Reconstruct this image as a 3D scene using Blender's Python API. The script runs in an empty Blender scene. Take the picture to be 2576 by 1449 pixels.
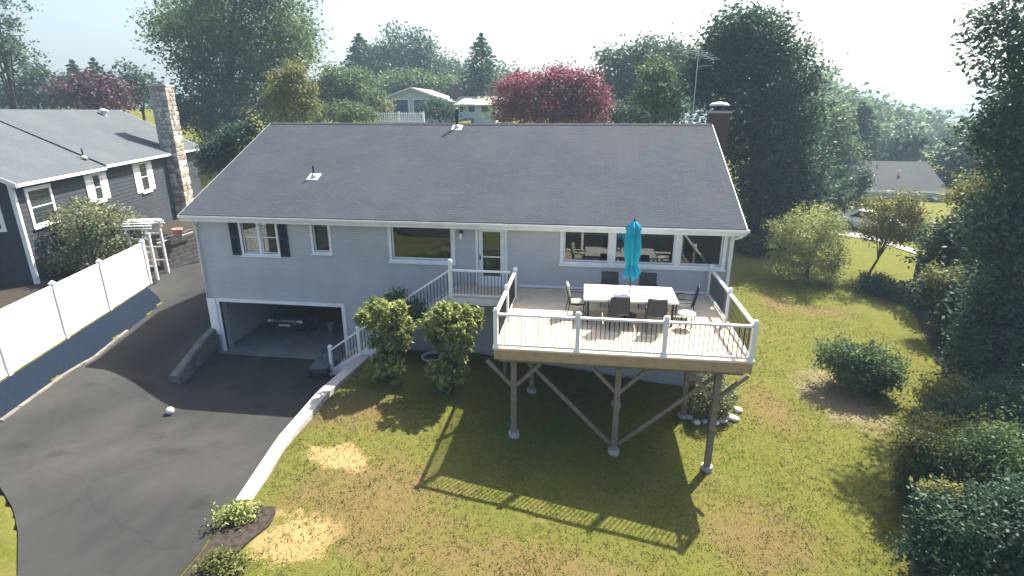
import bpy, math, random
import numpy as np
from mathutils import Vector, Matrix
rnd = random.Random(11)
R = math.radians
scene = bpy.context.scene
COL = scene.collection

# ------------------------------------------------------------------ camera
CAM = np.array((14.07, -18.0, 8.96)); FPX = 1378.0; PITCH = R(17.9); YAW = R(7.6)
cam_d = bpy.data.cameras.new('camera'); cam = bpy.data.objects.new('camera', cam_d); COL.objects.link(cam)
cam.location = CAM; cam.rotation_euler = (R(90) - PITCH, 0, YAW)
cam_d.sensor_width = 36; cam_d.lens = 36 * FPX / 2576; cam_d.clip_end = 5000; cam_d.clip_start = .1
scene.camera = cam
# ------------------------------------------------------------------ world, sun, exposure
SUN = Vector((.42, .68, 1.0)).normalized()
w = bpy.data.worlds.new('World'); scene.world = w; w.use_nodes = True
nt = w.node_tree; bg = nt.nodes['Background']
sky = nt.nodes.new('ShaderNodeTexSky'); sky.sky_type = 'NISHITA'; sky.sun_disc = False
sky.sun_elevation = math.asin(SUN.z); sky.sun_rotation = math.atan2(SUN.x, SUN.y)
sky.air_density = 1.0; sky.dust_density = 4.5; sky.ozone_density = 1.6
nt.links.new(sky.outputs[0], bg.inputs[0]); bg.inputs[1].default_value = .09
sd = bpy.data.lights.new('sun', 'SUN'); sd.energy = 5.0; sd.angle = R(.53); sd.color = (1, .93, .80)
so = bpy.data.objects.new('sun', sd); COL.objects.link(so)
so.rotation_euler = (-SUN).to_track_quat('-Z', 'Y').to_euler(); so.location = (30, 40, 60)
scene.view_settings.view_transform = 'Standard'; scene.view_settings.look = 'None'
scene.view_settings.exposure = 1.62; scene.view_settings.gamma = 1
scene.cycles.use_denoising = True
scene.cycles.max_bounces = 8; scene.cycles.transparent_max_bounces = 12

# ------------------------------------------------------------------ projection helper: pixel of the 2576-wide photo -> point
_F = np.array((-math.sin(YAW) * math.cos(PITCH), math.cos(YAW) * math.cos(PITCH), -math.sin(PITCH)))
_R = np.array((math.cos(YAW), math.sin(YAW), 0)); _U = np.cross(_R, _F)
def at(px, py, ax, v):
    d = _F * FPX + _R * (px - 1288) - _U * (py - 724.5)
    return CAM + d * ((v - CAM[ax]) / d[ax])
def depth(p): return float((np.array(p) - CAM) @ _F)

# ------------------------------------------------------------------ terrain
def lerp(a, b, t): return a + (b - a) * t
def sst(a, b, x):
    t = min(1., max(0., (x - a) / (b - a))); return t * t * (3 - 2 * t)
FA = at(0, 955, 2, 1.5)[:2]; FB = at(380, 712, 2, 1.5)[:2]          # foot line of the white fence
FD = (FB - FA) / np.linalg.norm(FB - FA); FN = np.array((-FD[1], FD[0]))    # FN points to the neighbour
KA = at(0, 1060, 2, 1.0)[:2]; KB = at(320, 830, 2, 1.0)[:2]          # kerb line
KD = (KB - KA) / np.linalg.norm(KB - KA)
def kerb_x(y): return KA[0] + (y - KA[1]) * KD[0] / KD[1]
WALLC = [(6.72, -1.45), (6.45, -4.1), (6.55, -6.5), (6.93, -8.9)]
def wall_x(y):
    ys = [-p[1] for p in WALLC]; return float(np.interp(-y, ys, [p[0] for p in WALLC]))
def H(x, y):
    # front lawn
    lawn = min(.82, max(-.32, .55 - .115 * (x - 10.5)))
    lawn += .045 * min(14, max(0, y)) * sst(17, 21, x)
    # driveway bowl
    xw = .1 - .16 * min(0, y) if y > -3 else .58
    near = lerp(.95 * (1 - sst(-3.5, .8, x)), .72 - .2 * min(3, max(0, -y)), sst(-1.2, -.2, x)) * (1 - sst(xw - .1, xw + .1, x))
    drv = lerp(.95 * (1 - sst(-1.5, 1.9, x)), near, sst(-4.0, -2.6, y))
    drv = max(drv, .80 * sst(4.5, 9.2, -y))
    if y > -.02: drv = lerp(lerp(near, .95 + .045 * min(20, y), sst(0, 1.6, y)), 0, sst(-.35, -.1, x))
    e = wall_x(y)
    z = lerp(drv, lawn, sst(e - .12, e + .12, x)) if y < 0 else (drv if x < .1 else lawn)
    if 0 < y < 12.2 and -.05 < x < 18.9: z = -.35
    if -1.5 < y <= 0 and 5 < x < 9.9: z = min(z, .0 if x < 6.4 else .55)
    # hill behind
    if y > 12:
        hw = 1 - sst(16, 40, x)
        t = max(0, y - 13 - 7 * (1 - sst(-10, 2, x))); hh = .17 * t if t < 45 else 7.65 + 1.5 * (1 - math.exp(-(t - 45) / 60))
        z += hh * (hw * .93 + .0) + (1 - hw) * (.012 * t)
    rr = math.hypot(x - 14, y + 18)
    if rr > 140: z -= .09 * (rr - 140)
    # bank to the neighbour
    s = (np.array((x, y)) - FA) @ FN
    k = x - kerb_x(y)
    if k < 0 and s < 0:
        z = lerp(z, max(z, 1.5), min(1, k / (k + s) if (k + s) else 0))
    if s >= 0:
        z = max(z, 1.5 + .35 * sst(0, 4.0, s))
    return z

# ------------------------------------------------------------------ materials
MATS = {}
def mat(name, col, rough=.7, col2=None, scale=6., bump=0., bscale=60., metal=0., detail=6., spec=.18, coord='Object', contrast=(.35, .65)):
    if name in MATS: return MATS[name]
    m = bpy.data.materials.new(name); m.use_nodes = True; n = m.node_tree.nodes; l = m.node_tree.links
    b = n['Principled BSDF']; b.inputs['Roughness'].default_value = rough; b.inputs['Metallic'].default_value = metal
    b.inputs['Specular IOR Level'].default_value = spec
    b.inputs['Base Color'].default_value = (*col, 1)
    tc = n.new('ShaderNodeTexCoord')
    if col2:
        tx = n.new('ShaderNodeTexNoise'); tx.inputs['Scale'].default_value = scale; tx.inputs['Detail'].default_value = detail
        l.new(tc.outputs[coord], tx.inputs['Vector'])
        r = n.new('ShaderNodeValToRGB'); r.color_ramp.elements[0].position = contrast[0]; r.color_ramp.elements[1].position = contrast[1]
        r.color_ramp.elements[0].color = (*col, 1); r.color_ramp.elements[1].color = (*col2, 1)
        l.new(tx.outputs['Fac'], r.inputs[0]); l.new(r.outputs[0], b.inputs['Base Color'])
    if bump:
        t2 = n.new('ShaderNodeTexNoise'); t2.inputs['Scale'].default_value = bscale; t2.inputs['Detail'].default_value = 4
        l.new(tc.outputs[coord], t2.inputs['Vector'])
        bp = n.new('ShaderNodeBump'); bp.inputs['Strength'].default_value = bump; bp.inputs['Distance'].default_value = .03
        l.new(t2.outputs['Fac'], bp.inputs['Height']); l.new(bp.outputs[0], b.inputs['Normal'])
    MATS[name] = m; return m
def nodes_of(m): return m.node_tree.nodes, m.node_tree.links, m.node_tree.nodes['Principled BSDF']

M_white = mat('white_paint', (.74, .76, .78), .45, (.66, .68, .70), 3, .05, 30)
M_vinyl = mat('white_vinyl', (.80, .80, .79), .38, (.72, .72, .71), 1.5)
M_dark = mat('bronze_metal', (.025, .025, .03), .45)
M_shut = mat('shutter_paint', (.012, .022, .038), .5, (.02, .03, .05), 8)
M_wood = mat('treated_wood', (.44, .31, .17), .75, (.35, .25, .15), 5, .2, 40)
M_post = mat('weathered_post', (.24, .20, .15), .8, (.17, .145, .115), 7, .25, 40)
M_deck = mat('deck_board', (.60, .50, .38), .6, (.52, .43, .32), 4, .12, 50)
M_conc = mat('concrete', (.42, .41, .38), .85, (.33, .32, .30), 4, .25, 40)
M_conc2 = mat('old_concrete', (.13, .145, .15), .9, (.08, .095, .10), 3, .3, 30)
M_black = mat('black_plastic', (.015, .016, .018), .45)
M_sling = mat('dark_sling_fabric', (.055, .055, .06), .8, (.04, .04, .045), 20)
M_turq = mat('turquoise_canvas', (.0, .27, .40), .75, (.01, .36, .48), 3, .1, 20)
M_steel = mat('galvanised_metal', (.45, .47, .5), .4, metal=.7)
M_flash = mat('lead_flashing', (.62, .63, .64), .5, (.5, .51, .52), 6)
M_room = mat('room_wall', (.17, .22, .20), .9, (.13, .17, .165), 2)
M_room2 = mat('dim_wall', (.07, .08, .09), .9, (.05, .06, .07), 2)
M_curt = mat('curtain_cloth', (.42, .44, .46), .9, (.30, .32, .35), 9)
M_car = mat('dark_car_paint', (.018, .022, .03), .25, spec=.6)
M_carw = mat('white_car_paint', (.75, .75, .75), .3, spec=.6)
M_rub = mat('tyre_rubber', (.012, .012, .012), .8)
M_lens = mat('lamp_lens', (.75, .78, .8), .12, spec=.8)
M_soil_shade = mat('mulch_and_shade', (.03, .026, .022), .95, (.06, .05, .042), 9, .6, 60, spec=.05)  # soil and mulch, also the painted shade of the border and fence sheets
M_bark = mat('bark', (.075, .06, .048), .9, (.04, .033, .028), 6, .5, 18)
M_stone = mat('field_stone', (.40, .37, .32), .85, (.22, .20, .19), 1.3, .35, 22)
M_stone2 = mat('pale_field_stone', (.56, .51, .45), .85, (.40, .36, .32), 1.7, .35, 22)
M_stone3 = mat('brown_field_stone', (.30, .235, .19), .85, (.20, .17, .15), 1.7, .35, 22)
M_mort = mat('mortar', (.36, .34, .31), .95, (.27, .25, .23), 6, .3, 40)
M_wstone = mat('white_garden_stone', (.68, .66, .62), .8, (.5, .48, .45), 5, .3, 25)
M_brick = mat('chimney_brick', (.13, .075, .07), .9, (.085, .055, .055), 9, .3, 35)
M_board = mat('neighbour_board', (.045, .052, .064), .75, (.034, .040, .050), 4, .15, 40)
M_cream = mat('cream_cushion', (.50, .56, .42), .85, (.44, .50, .37), 6)
M_pale = mat('pale_siding', (.50, .58, .62), .7, (.44, .52, .57), 3)
M_bluedoor = mat('blue_door_paint', (.03, .075, .19), .5, (.04, .09, .21), 4)
M_tim = mat('dark_timber', (.05, .05, .052), .85, (.09, .088, .085), 5, .3, 30)
M_pink = mat('terracotta', (.5, .27, .22), .8)
M_teal = mat('teal_paint', (.03, .12, .15), .6, (.04, .15, .18), 4)

# siding: faint horizontal laps
m = M_sid = mat('grey_siding', (.435, .455, .49), .8, (.375, .395, .43), .9)
n, l, b = nodes_of(m)
tc = n.new('ShaderNodeTexCoord'); wv = n.new('ShaderNodeTexWave'); wv.wave_type = 'BANDS'; wv.bands_direction = 'Z'; wv.wave_profile = 'SAW'
wv.inputs['Scale'].default_value = 1.55; wv.inputs['Distortion'].default_value = 0
l.new(tc.outputs['Object'], wv.inputs['Vector']); bp = n.new('ShaderNodeBump'); bp.inputs['Strength'].default_value = .7; bp.inputs['Distance'].default_value = .02
l.new(wv.outputs['Fac'], bp.inputs['Height']); l.new(bp.outputs[0], b.inputs['Normal'])

def shingle(name, c1, c2, c3):
    m = mat(name, c1, .95, spec=.08); n, l, b = nodes_of(m)
    tc = n.new('ShaderNodeTexCoord')
    br = n.new('ShaderNodeTexBrick'); br.inputs['Scale'].default_value = 1
    br.inputs['Brick Width'].default_value = .32; br.inputs['Row Height'].default_value = .14; br.inputs['Mortar Size'].default_value = .016
    br.inputs['Color1'].default_value = (*c1, 1); br.inputs['Color2'].default_value = (*c2, 1); br.inputs['Mortar'].default_value = (*[v * .7 for v in c1], 1)
    br.offset = .37; br.squash = 1
    l.new(tc.outputs['UV'], br.inputs['Vector'])
    ns = n.new('ShaderNodeTexNoise'); ns.inputs['Scale'].default_value = .55; ns.inputs['Detail'].default_value = 8; ns.inputs['Roughness'].default_value = .65
    l.new(tc.outputs['Object'], ns.inputs['Vector'])
    rp = n.new('ShaderNodeValToRGB'); rp.color_ramp.elements[0].position = .42; rp.color_ramp.elements[1].position = .68
    l.new(ns.outputs['Fac'], rp.inputs[0])
    mx = n.new('ShaderNodeMix'); mx.data_type = 'RGBA'; mx.inputs[7].default_value = (*c3, 1)
    mf = n.new('ShaderNodeMath'); mf.operation = 'MULTIPLY'; mf.inputs[1].default_value = .55
    l.new(rp.outputs[0], mf.inputs[0]); l.new(mf.outputs[0], mx.inputs[0]); l.new(br.outputs['Color'], mx.inputs[6]); l.new(mx.outputs[2], b.inputs['Base Color'])
    n2 = n.new('ShaderNodeTexNoise'); n2.inputs['Scale'].default_value = 40; l.new(tc.outputs['Object'], n2.inputs['Vector'])
    ad = n.new('ShaderNodeMath'); ad.operation = 'ADD'; l.new(n2.outputs['Fac'], ad.inputs[0]); l.new(br.outputs['Fac'], ad.inputs[1])
    bp = n.new('ShaderNodeBump'); bp.inputs['Strength'].default_value = .3; bp.inputs['Distance'].default_value = .02; bp.invert = True
    l.new(ad.outputs[0], bp.inputs['Height']); l.new(bp.outputs[0], b.inputs['Normal'])
    return m
M_roof = shingle('roof_shingle', (.058, .066, .084), (.048, .056, .072), (.070, .076, .088))
M_roof2 = shingle('neighbour_shingle', (.085, .098, .112), (.074, .088, .102), (.10, .105, .11))
M_roof4 = shingle('grey_shingle', (.075, .08, .082), (.065, .07, .076), (.085, .085, .085))
M_roof3 = shingle('pale_shingle', (.30, .28, .25), (.26, .25, .23), (.33, .3, .27))

# window glass: thin pane
def glass(name, tint=.85):
    m = bpy.data.materials.new(name); m.use_nodes = True; n = m.node_tree.nodes; l = m.node_tree.links
    n.remove(n['Principled BSDF']); o = n['Material Output']
    tr = n.new('ShaderNodeBsdfTransparent'); tr.inputs[0].default_value = (tint * .92, tint, tint * .98, 1)
    gl = n.new('ShaderNodeBsdfGlossy'); gl.inputs['Roughness'].default_value = .02
    fr = n.new('ShaderNodeFresnel'); fr.inputs[0].default_value = 1.45; mx = n.new('ShaderNodeMixShader')
    ad = n.new('ShaderNodeMath'); ad.operation = 'ADD'; ad.inputs[1].default_value = .04
    l.new(fr.outputs[0], ad.inputs[0]); l.new(ad.outputs[0], mx.inputs[0]); l.new(tr.outputs[0], mx.inputs[1]); l.new(gl.outputs[0], mx.inputs[2]); l.new(mx.outputs[0], o.inputs[0])
    return m
M_glass = glass('window_glass', .62)

# lawn
def lawn_mat(name, greens, dry):
    m = mat(name, greens[0], .95, spec=.04); n, l, b = nodes_of(m)
    tc = n.new('ShaderNodeTexCoord'); ge = n.new('ShaderNodeNewGeometry')
    def noise(s, d=6, rough=.6):
        t = n.new('ShaderNodeTexNoise'); t.inputs['Scale'].default_value = s; t.inputs['Detail'].default_value = d; t.inputs['Roughness'].default_value = rough
        l.new(ge.outputs['Position'], t.inputs['Vector']); return t.outputs['Fac']
    def ramp(src, p0, p1, c0=(0, 0, 0), c1=(1, 1, 1)):
        r = n.new('ShaderNodeValToRGB'); r.color_ramp.elements[0].position = p0; r.color_ramp.elements[1].position = p1
        r.color_ramp.elements[0].color = (*c0, 1); r.color_ramp.elements[1].color = (*c1, 1); l.new(src, r.inputs[0]); return r.outputs[0]
    def mix(f, a, c):
        x = n.new('ShaderNodeMix'); x.data_type = 'RGBA'; l.new(f, x.inputs[0])
        for s, k in ((a, 6), (c, 7)):
            if isinstance(s, tuple): x.inputs[k].default_value = (*s, 1)
            else: l.new(s, x.inputs[k])
        return x.outputs[2]
    g = ramp(noise(.55, 5), .35, .68, greens[0], greens[1])
    g = mix(ramp(noise(1.7, 7, .7), .46, .66), g, (.135, .126, .036)); g = mix(ramp(noise(7, 6, .75), .42, .66), g, greens[2])
    # dry areas, straw coloured, near the wall and along the front
    def blob(cx, cy, rx, ry, soft=.45):
        v = n.new('ShaderNodeVectorMath'); v.operation = 'SUBTRACT'; v.inputs[1].default_value = (cx, cy, 0); l.new(ge.outputs['Position'], v.inputs[0])
        v2 = n.new('ShaderNodeVectorMath'); v2.operation = 'MULTIPLY'; v2.inputs[1].default_value = (1 / rx, 1 / ry, 0); l.new(v.outputs[0], v2.inputs[0])
        ln = n.new('ShaderNodeVectorMath'); ln.operation = 'LENGTH'; l.new(v2.outputs[0], ln.inputs[0])
        a = n.new('ShaderNodeMath'); a.operation = 'MULTIPLY_ADD'; a.inputs[1].default_value = 3.4; l.new(noise(1.7, 12, .78), a.inputs[0])
        sb = n.new('ShaderNodeMath'); sb.operation = 'SUBTRACT'; l.new(ln.outputs['Value'], sb.inputs[0]); sb.inputs[1].default_value = 1.7
        l.new(sb.outputs[0], a.inputs[2])
        return ramp(a.outputs[0], 1.0 - soft, 1.0, (1, 1, 1), (0, 0, 0))
    for (px, py, rx, ry, s, c) in dry:
        p = at(px, py, 2, .45 if px < 1500 else -.1)
        g = mix(blob(p[0], p[1], rx, ry, s), g, c)
    fine = noise(34, 5, .8)
    g = mix(ramp(fine, .52, .80), g, (.19, .17, .07))
    dk = ramp(noise(9, 6, .75), .28, .44, (1, 1, 1), (0, 0, 0))
    g = mix(dk, g, (.060, .074, .016))
    l.new(g, b.inputs['Base Color'])
    bp = n.new('ShaderNodeBump'); bp.inputs['Strength'].default_value = .8; bp.inputs['Distance'].default_value = .06
    l.new(fine, bp.inputs['Height']); l.new(bp.outputs[0], b.inputs['Normal'])
    return m
STRAW = (.36, .26, .12); TAN = (.155, .116, .048); MULCH = (.22, .18, .115)
DRY = [(850, 1060, 2.6, 1.2, .5, TAN), (930, 1250, 2.4, 1.8, .6, TAN), (900, 1330, 2.0, 1.2, .5, TAN), (850, 1180, 1.05, .55, .35, STRAW), (760, 1380, .9, .8, .35, STRAW),
       (1300, 1420, 4.5, 1.2, .7, TAN), (1900, 1330, 1.8, 1.6, .7, TAN), (1940, 1010, 1.0, 2.0, .7, TAN), (2110, 985, 1.3, 2.3, .45, MULCH), (1950, 770, .9, 1.6, .5, TAN), (2060, 790, 1.6, .8, .5, TAN)]
M_lawn = lawn_mat('lawn_grass', [(.080, .106, .014), (.112, .128, .020), (.15, .144, .038)], DRY)

# asphalt
m = M_asph = mat('asphalt', (.085, .084, .083), .9, spec=.12); n, l, b = nodes_of(m)
tc = n.new('ShaderNodeTexCoord'); ge = n.new('ShaderNodeNewGeometry')
mp = n.new('ShaderNodeMapping'); mp.inputs['Scale'].default_value = (1.0, .45, 1); mp.inputs['Rotation'].default_value = (0, 0, R(-12)); l.new(ge.outputs['Position'], mp.inputs[0])
t1 = n.new('ShaderNodeTexNoise'); t1.inputs['Scale'].default_value = .7; t1.inputs['Detail'].default_value = 9; t1.inputs['Roughness'].default_value = .6; l.new(mp.outputs[0], t1.inputs['Vector'])
r1 = n.new('ShaderNodeValToRGB'); r1.color_ramp.elements[0].position = .33; r1.color_ramp.elements[1].position = .70
r1.color_ramp.elements[0].color = (.030, .030, .030, 1); r1.color_ramp.elements[1].color = (.048, .047, .046, 1); l.new(t1.outputs['Fac'], r1.inputs[0])
t2 = n.new('ShaderNodeTexNoise'); t2.inputs['Scale'].default_value = 90; t2.inputs['Detail'].default_value = 3; l.new(ge.outputs['Position'], t2.inputs['Vector'])
mx = n.new('ShaderNodeMix'); mx.data_type = 'RGBA'; mx.blend_type = 'OVERLAY'; mx.inputs[0].default_value = .6
vo = n.new('ShaderNodeTexVoronoi'); vo.feature = 'DISTANCE_TO_EDGE'; vo.inputs['Scale'].default_value = .42
dn = n.new('ShaderNodeTexNoise'); dn.inputs['Scale'].default_value = 1.6; dn.inputs['Detail'].default_value = 5; l.new(ge.outputs['Position'], dn.inputs['Vector'])
av = n.new('ShaderNodeMix'); av.data_type = 'VECTOR'; av.inputs[0].default_value = .28; l.new(ge.outputs['Position'], av.inputs[4]); l.new(dn.outputs['Color'], av.inputs[5]); l.new(av.outputs[1], vo.inputs['Vector'])
cr = n.new('ShaderNodeValToRGB'); cr.color_ramp.elements[0].position = .002; cr.color_ramp.elements[1].position = .012; cr.color_ramp.elements[0].color = (.45, .45, .45, 1); l.new(vo.outputs['Distance'], cr.inputs[0])
st1 = n.new('ShaderNodeTexNoise'); st1.inputs['Scale'].default_value = .9; st1.inputs['Detail'].default_value = 3; l.new(ge.outputs['Position'], st1.inputs['Vector'])
str_ = n.new('ShaderNodeValToRGB'); str_.color_ramp.elements[0].position = .60; str_.color_ramp.elements[1].position = .72; str_.color_ramp.elements[0].color = (1, 1, 1, 1); str_.color_ramp.elements[1].color = (.72, .71, .70, 1); l.new(st1.outputs['Fac'], str_.inputs[0])
mu = n.new('ShaderNodeMix'); mu.data_type = 'RGBA'; mu.blend_type = 'MULTIPLY'; mu.inputs[0].default_value = .22; l.new(r1.outputs[0], mu.inputs[6]); l.new(cr.outputs[0], mu.inputs[7])
mu2 = n.new('ShaderNodeMix'); mu2.data_type = 'RGBA'; mu2.blend_type = 'MULTIPLY'; mu2.inputs[0].default_value = 1; l.new(mu.outputs[2], mu2.inputs[6]); l.new(str_.outputs[0], mu2.inputs[7])
l.new(mu2.outputs[2], mx.inputs[6]); l.new(t2.outputs['Fac'], mx.inputs[7]); l.new(mx.outputs[2], b.inputs['Base Color'])
bp = n.new('ShaderNodeBump'); bp.inputs['Strength'].default_value = .5; bp.inputs['Distance'].default_value = .01; l.new(t2.outputs['Fac'], bp.inputs['Height']); l.new(bp.outputs[0], b.inputs['Normal'])
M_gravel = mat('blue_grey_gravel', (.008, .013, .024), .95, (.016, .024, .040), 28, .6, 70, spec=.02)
M_garfloor = mat('garage_floor', (.20, .22, .22), .45, (.14, .155, .16), 1.2)

def leaf_mat(name, dark, light, trans=.35):
    m = bpy.data.materials.new(name); m.use_nodes = True; n = m.node_tree.nodes; l = m.node_tree.links
    b = n['Principled BSDF']; b.inputs['Roughness'].default_value = .55; b.inputs['Specular IOR Level'].default_value = .25; o = n['Material Output']
    a = n.new('ShaderNodeAttribute'); a.attribute_name = 'var'
    r = n.new('ShaderNodeValToRGB'); r.color_ramp.elements[0].color = (*dark, 1); r.color_ramp.elements[1].color = (*light, 1)
    l.new(a.outputs['Fac'], r.inputs[0]); l.new(r.outputs[0], b.inputs['Base Color'])
    t = n.new('ShaderNodeBsdfTranslucent'); l.new(r.outputs[0], t.inputs[0])
    mx = n.new('ShaderNodeMixShader'); mx.inputs[0].default_value = trans
    l.new(b.outputs[0], mx.inputs[1]); l.new(t.outputs[0], mx.inputs[2]); l.new(mx.outputs[0], o.inputs[0])
    return m
L_green = leaf_mat('leaf_green', (.045, .090, .034), (.13, .19, .070), .5)
L_deep = leaf_mat('leaf_deep_green', (.020, .055, .036), (.060, .110, .058), .4)
L_blue = leaf_mat('leaf_blue_green', (.035, .075, .052), (.09, .145, .095), .4)
L_olive = leaf_mat('leaf_olive', (.085, .105, .030), (.20, .20, .06), .4)
L_yel = leaf_mat('leaf_yellow_green', (.12, .14, .03), (.30, .29, .08), .4)
L_red = leaf_mat('leaf_maroon', (.075, .022, .040), (.28, .062, .080), .45)
L_plum = leaf_mat('leaf_plum', (.06, .03, .045), (.13, .055, .07), .3)
L_rust = leaf_mat('leaf_rust', (.10, .12, .028), (.22, .20, .05), .4)
L_grey = leaf_mat('leaf_grey_green', (.11, .14, .07), (.22, .24, .12), .3)
L_rhodo = leaf_mat('leaf_rhododendron', (.13, .18, .045), (.36, .38, .13), .35)
L_grass = leaf_mat('grass_blade', (.080, .10, .016), (.15, .145, .042), .35)

# ------------------------------------------------------------------ object helpers
def link(o, parent=None):
    COL.objects.link(o)
    if parent is not None: o.parent = parent
    return o
def empty(name, loc=(0, 0, 0), rz=0.):
    o = bpy.data.objects.new(name, None); o.location = loc; o.rotation_euler = (0, 0, rz); o.empty_display_size = .2
    return link(o)
def tag(o, label=None, cat=None, group=None, kind=None):
    if label: o['label'] = label
    if cat: o['category'] = cat
    if group: o['group'] = group
    if kind: o['kind'] = kind
    return o
class MB:
    def __init__(s): s.v = []; s.f = []; s.uv = None
    def add(s, vs, fs):
        k = len(s.v); s.v += [tuple(float(c) for c in p) for p in vs]; s.f += [tuple(i + k for i in f) for f in fs]; return s
    def box(s, x0, x1, y0, y1, z0, z1):
        return s.add([(x0, y0, z0), (x1, y0, z0), (x1, y1, z0), (x0, y1, z0), (x0, y0, z1), (x1, y0, z1), (x1, y1, z1), (x0, y1, z1)],
                     [(3, 2, 1, 0), (4, 5, 6, 7), (0, 1, 5, 4), (1, 2, 6, 5), (2, 3, 7, 6), (3, 0, 4, 7)])
    def hexa(s, p): return s.add(p, [(3, 2, 1, 0), (4, 5, 6, 7), (0, 1, 5, 4), (1, 2, 6, 5), (2, 3, 7, 6), (3, 0, 4, 7)])
    def bar(s, a, b, w, h=None, up=(0, 0, 1)):
        a = Vector(a); b = Vector(b); d = (b - a).normalized(); u = Vector(up)
        if abs(d.dot(u)) > .98: u = Vector((0, 1, 0))
        r = d.cross(u).normalized() * (w / 2); u = r.cross(d).normalized() * ((h or w) / 2)
        return s.hexa([a - r - u, a + r - u, b + r - u, b - r - u, a - r + u, a + r + u, b + r + u, b - r + u])
    def tube(s, a, b, r0, r1=None, n=10, caps=True):
        a = Vector(a); b = Vector(b); r1 = r0 if r1 is None else r1; d = (b - a).normalized()
        u = Vector((1, 0, 0)) if abs(d.x) < .9 else Vector((0, 1, 0)); e = d.cross(u).normalized(); g = d.cross(e)
        vs = []
        for p, r in ((a, r0), (b, r1)):
            for i in range(n):
                t = 2 * math.pi * i / n; vs.append(p + (e * math.cos(t) + g * math.sin(t)) * r)
        fs = [(i, (i + 1) % n, n + (i + 1) % n, n + i) for i in range(n)]
        if caps: fs += [tuple(range(n - 1, -1, -1)), tuple(range(n, 2 * n))]
        return s.add(vs, fs)
    def path(s, pts, rad, n=8):
        pts = [Vector(p) for p in pts]; rs = rad if isinstance(rad, (list, tuple)) else [rad] * len(pts); rings = []
        for i, p in enumerate(pts):
            d = (pts[min(i + 1, len(pts) - 1)] - pts[max(i - 1, 0)]).normalized()
            u = Vector((0, 0, 1)) if abs(d.z) < .9 else Vector((0, 1, 0)); e = d.cross(u).normalized(); g = d.cross(e).normalized()
            rings.append([p + (e * math.cos(2 * math.pi * k / n) + g * math.sin(2 * math.pi * k / n)) * rs[i] for k in range(n)])
        vs = [q for r in rings for q in r]; fs = []
        for i in range(len(pts) - 1):
            for k in range(n): fs.append((i * n + k, i * n + (k + 1) % n, (i + 1) * n + (k + 1) % n, (i + 1) * n + k))
        fs += [tuple(range(n - 1, -1, -1)), tuple(range((len(pts) - 1) * n, len(pts) * n))]
        return s.add(vs, fs)
    def lathe(s, prof, c=(0, 0), n=20):
        vs = []; fs = []
        for (r, z) in prof:
            for k in range(n): vs.append((c[0] + r * math.cos(2 * math.pi * k / n), c[1] + r * math.sin(2 * math.pi * k / n), z))
        for i in range(len(prof) - 1):
            for k in range(n): fs.append((i * n + k, i * n + (k + 1) % n, (i + 1) * n + (k + 1) % n, (i + 1) * n + k))
        fs += [tuple(range(n - 1, -1, -1)), tuple(range((len(prof) - 1) * n, len(prof) * n))]
        return s.add(vs, fs)
    def prism(s, poly, ax, a, b):   # polygon of 2-D points extruded along axis ax
        def P(p, v):
            return (v, p[0], p[1]) if ax == 0 else ((p[0], v, p[1]) if ax == 1 else (p[0], p[1], v))
        n = len(poly); vs = [P(p, a) for p in poly] + [P(p, b) for p in poly]
        return s.add(vs, [tuple(range(n - 1, -1, -1)), tuple(range(n, 2 * n))] + [(i, (i + 1) % n, n + (i + 1) % n, n + i) for i in range(n)])
    def build(s, name, m, parent=None, smooth=False, loc=None, bevel=0.):
        me = bpy.data.meshes.new(name); me.from_pydata(s.v, [], s.f); me.update()
        import bmesh
        bm = bmesh.new(); bm.from_mesh(me); bmesh.ops.recalc_face_normals(bm, faces=bm.faces)
        if bevel: bmesh.ops.bevel(bm, geom=list(bm.edges), offset=bevel, segments=1, affect='EDGES')
        bm.to_mesh(me); bm.free()
        if smooth: me.polygons.foreach_set('use_smooth', [True] * len(me.polygons))
        me.materials.append(m); o = bpy.data.objects.new(name, me)
        if loc is not None: o.location = loc
        return link(o, parent)
def copy_tree(o, parent=None):
    c = o.copy(); link(c, parent)
    for ch in o.children: copy_tree(ch, c)
    return c
def sheet(name, quads_grid, m, uvscale=None, kind='structure', smooth=True):
    nr = len(quads_grid); nc = len(quads_grid[0]); vs = [tuple(p) for r in quads_grid for p in r]
    fs = [(i * nc + j, i * nc + j + 1, (i + 1) * nc + j + 1, (i + 1) * nc + j) for i in range(nr - 1) for j in range(nc - 1)]
    me = bpy.data.meshes.new(name); me.from_pydata(vs, [], fs); me.update()
    if len(fs) and me.polygons[0].normal.z < 0: me.flip_normals()
    me.polygons.foreach_set('use_smooth', [smooth] * len(fs)); me.materials.append(m)
    o = link(bpy.data.objects.new(name, me)); o['kind'] = kind; return o
def roof_slab(name, corners, th, m, parent):   # 4 corners: eave a, eave b, ridge b, ridge a; uv in metres
    a, b_, c, d = [Vector(p) for p in corners]; nrm = (b_ - a).cross(d - a).normalized()
    if nrm.z < 0: nrm = -nrm
    dn = -nrm * th; mb = MB().hexa([p + dn for p in (a, b_, c, d)] + [a, b_, c, d]); o = mb.build(name, m, parent)
    me = o.data; uv = me.uv_layers.new(name='UVMap'); ux = (b_ - a).normalized(); uy = nrm.cross(ux)
    for lp in me.loops:
        p = me.vertices[lp.vertex_index].co - a; uv.data[lp.index].uv = (p.dot(ux), p.dot(uy))
    return o

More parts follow.
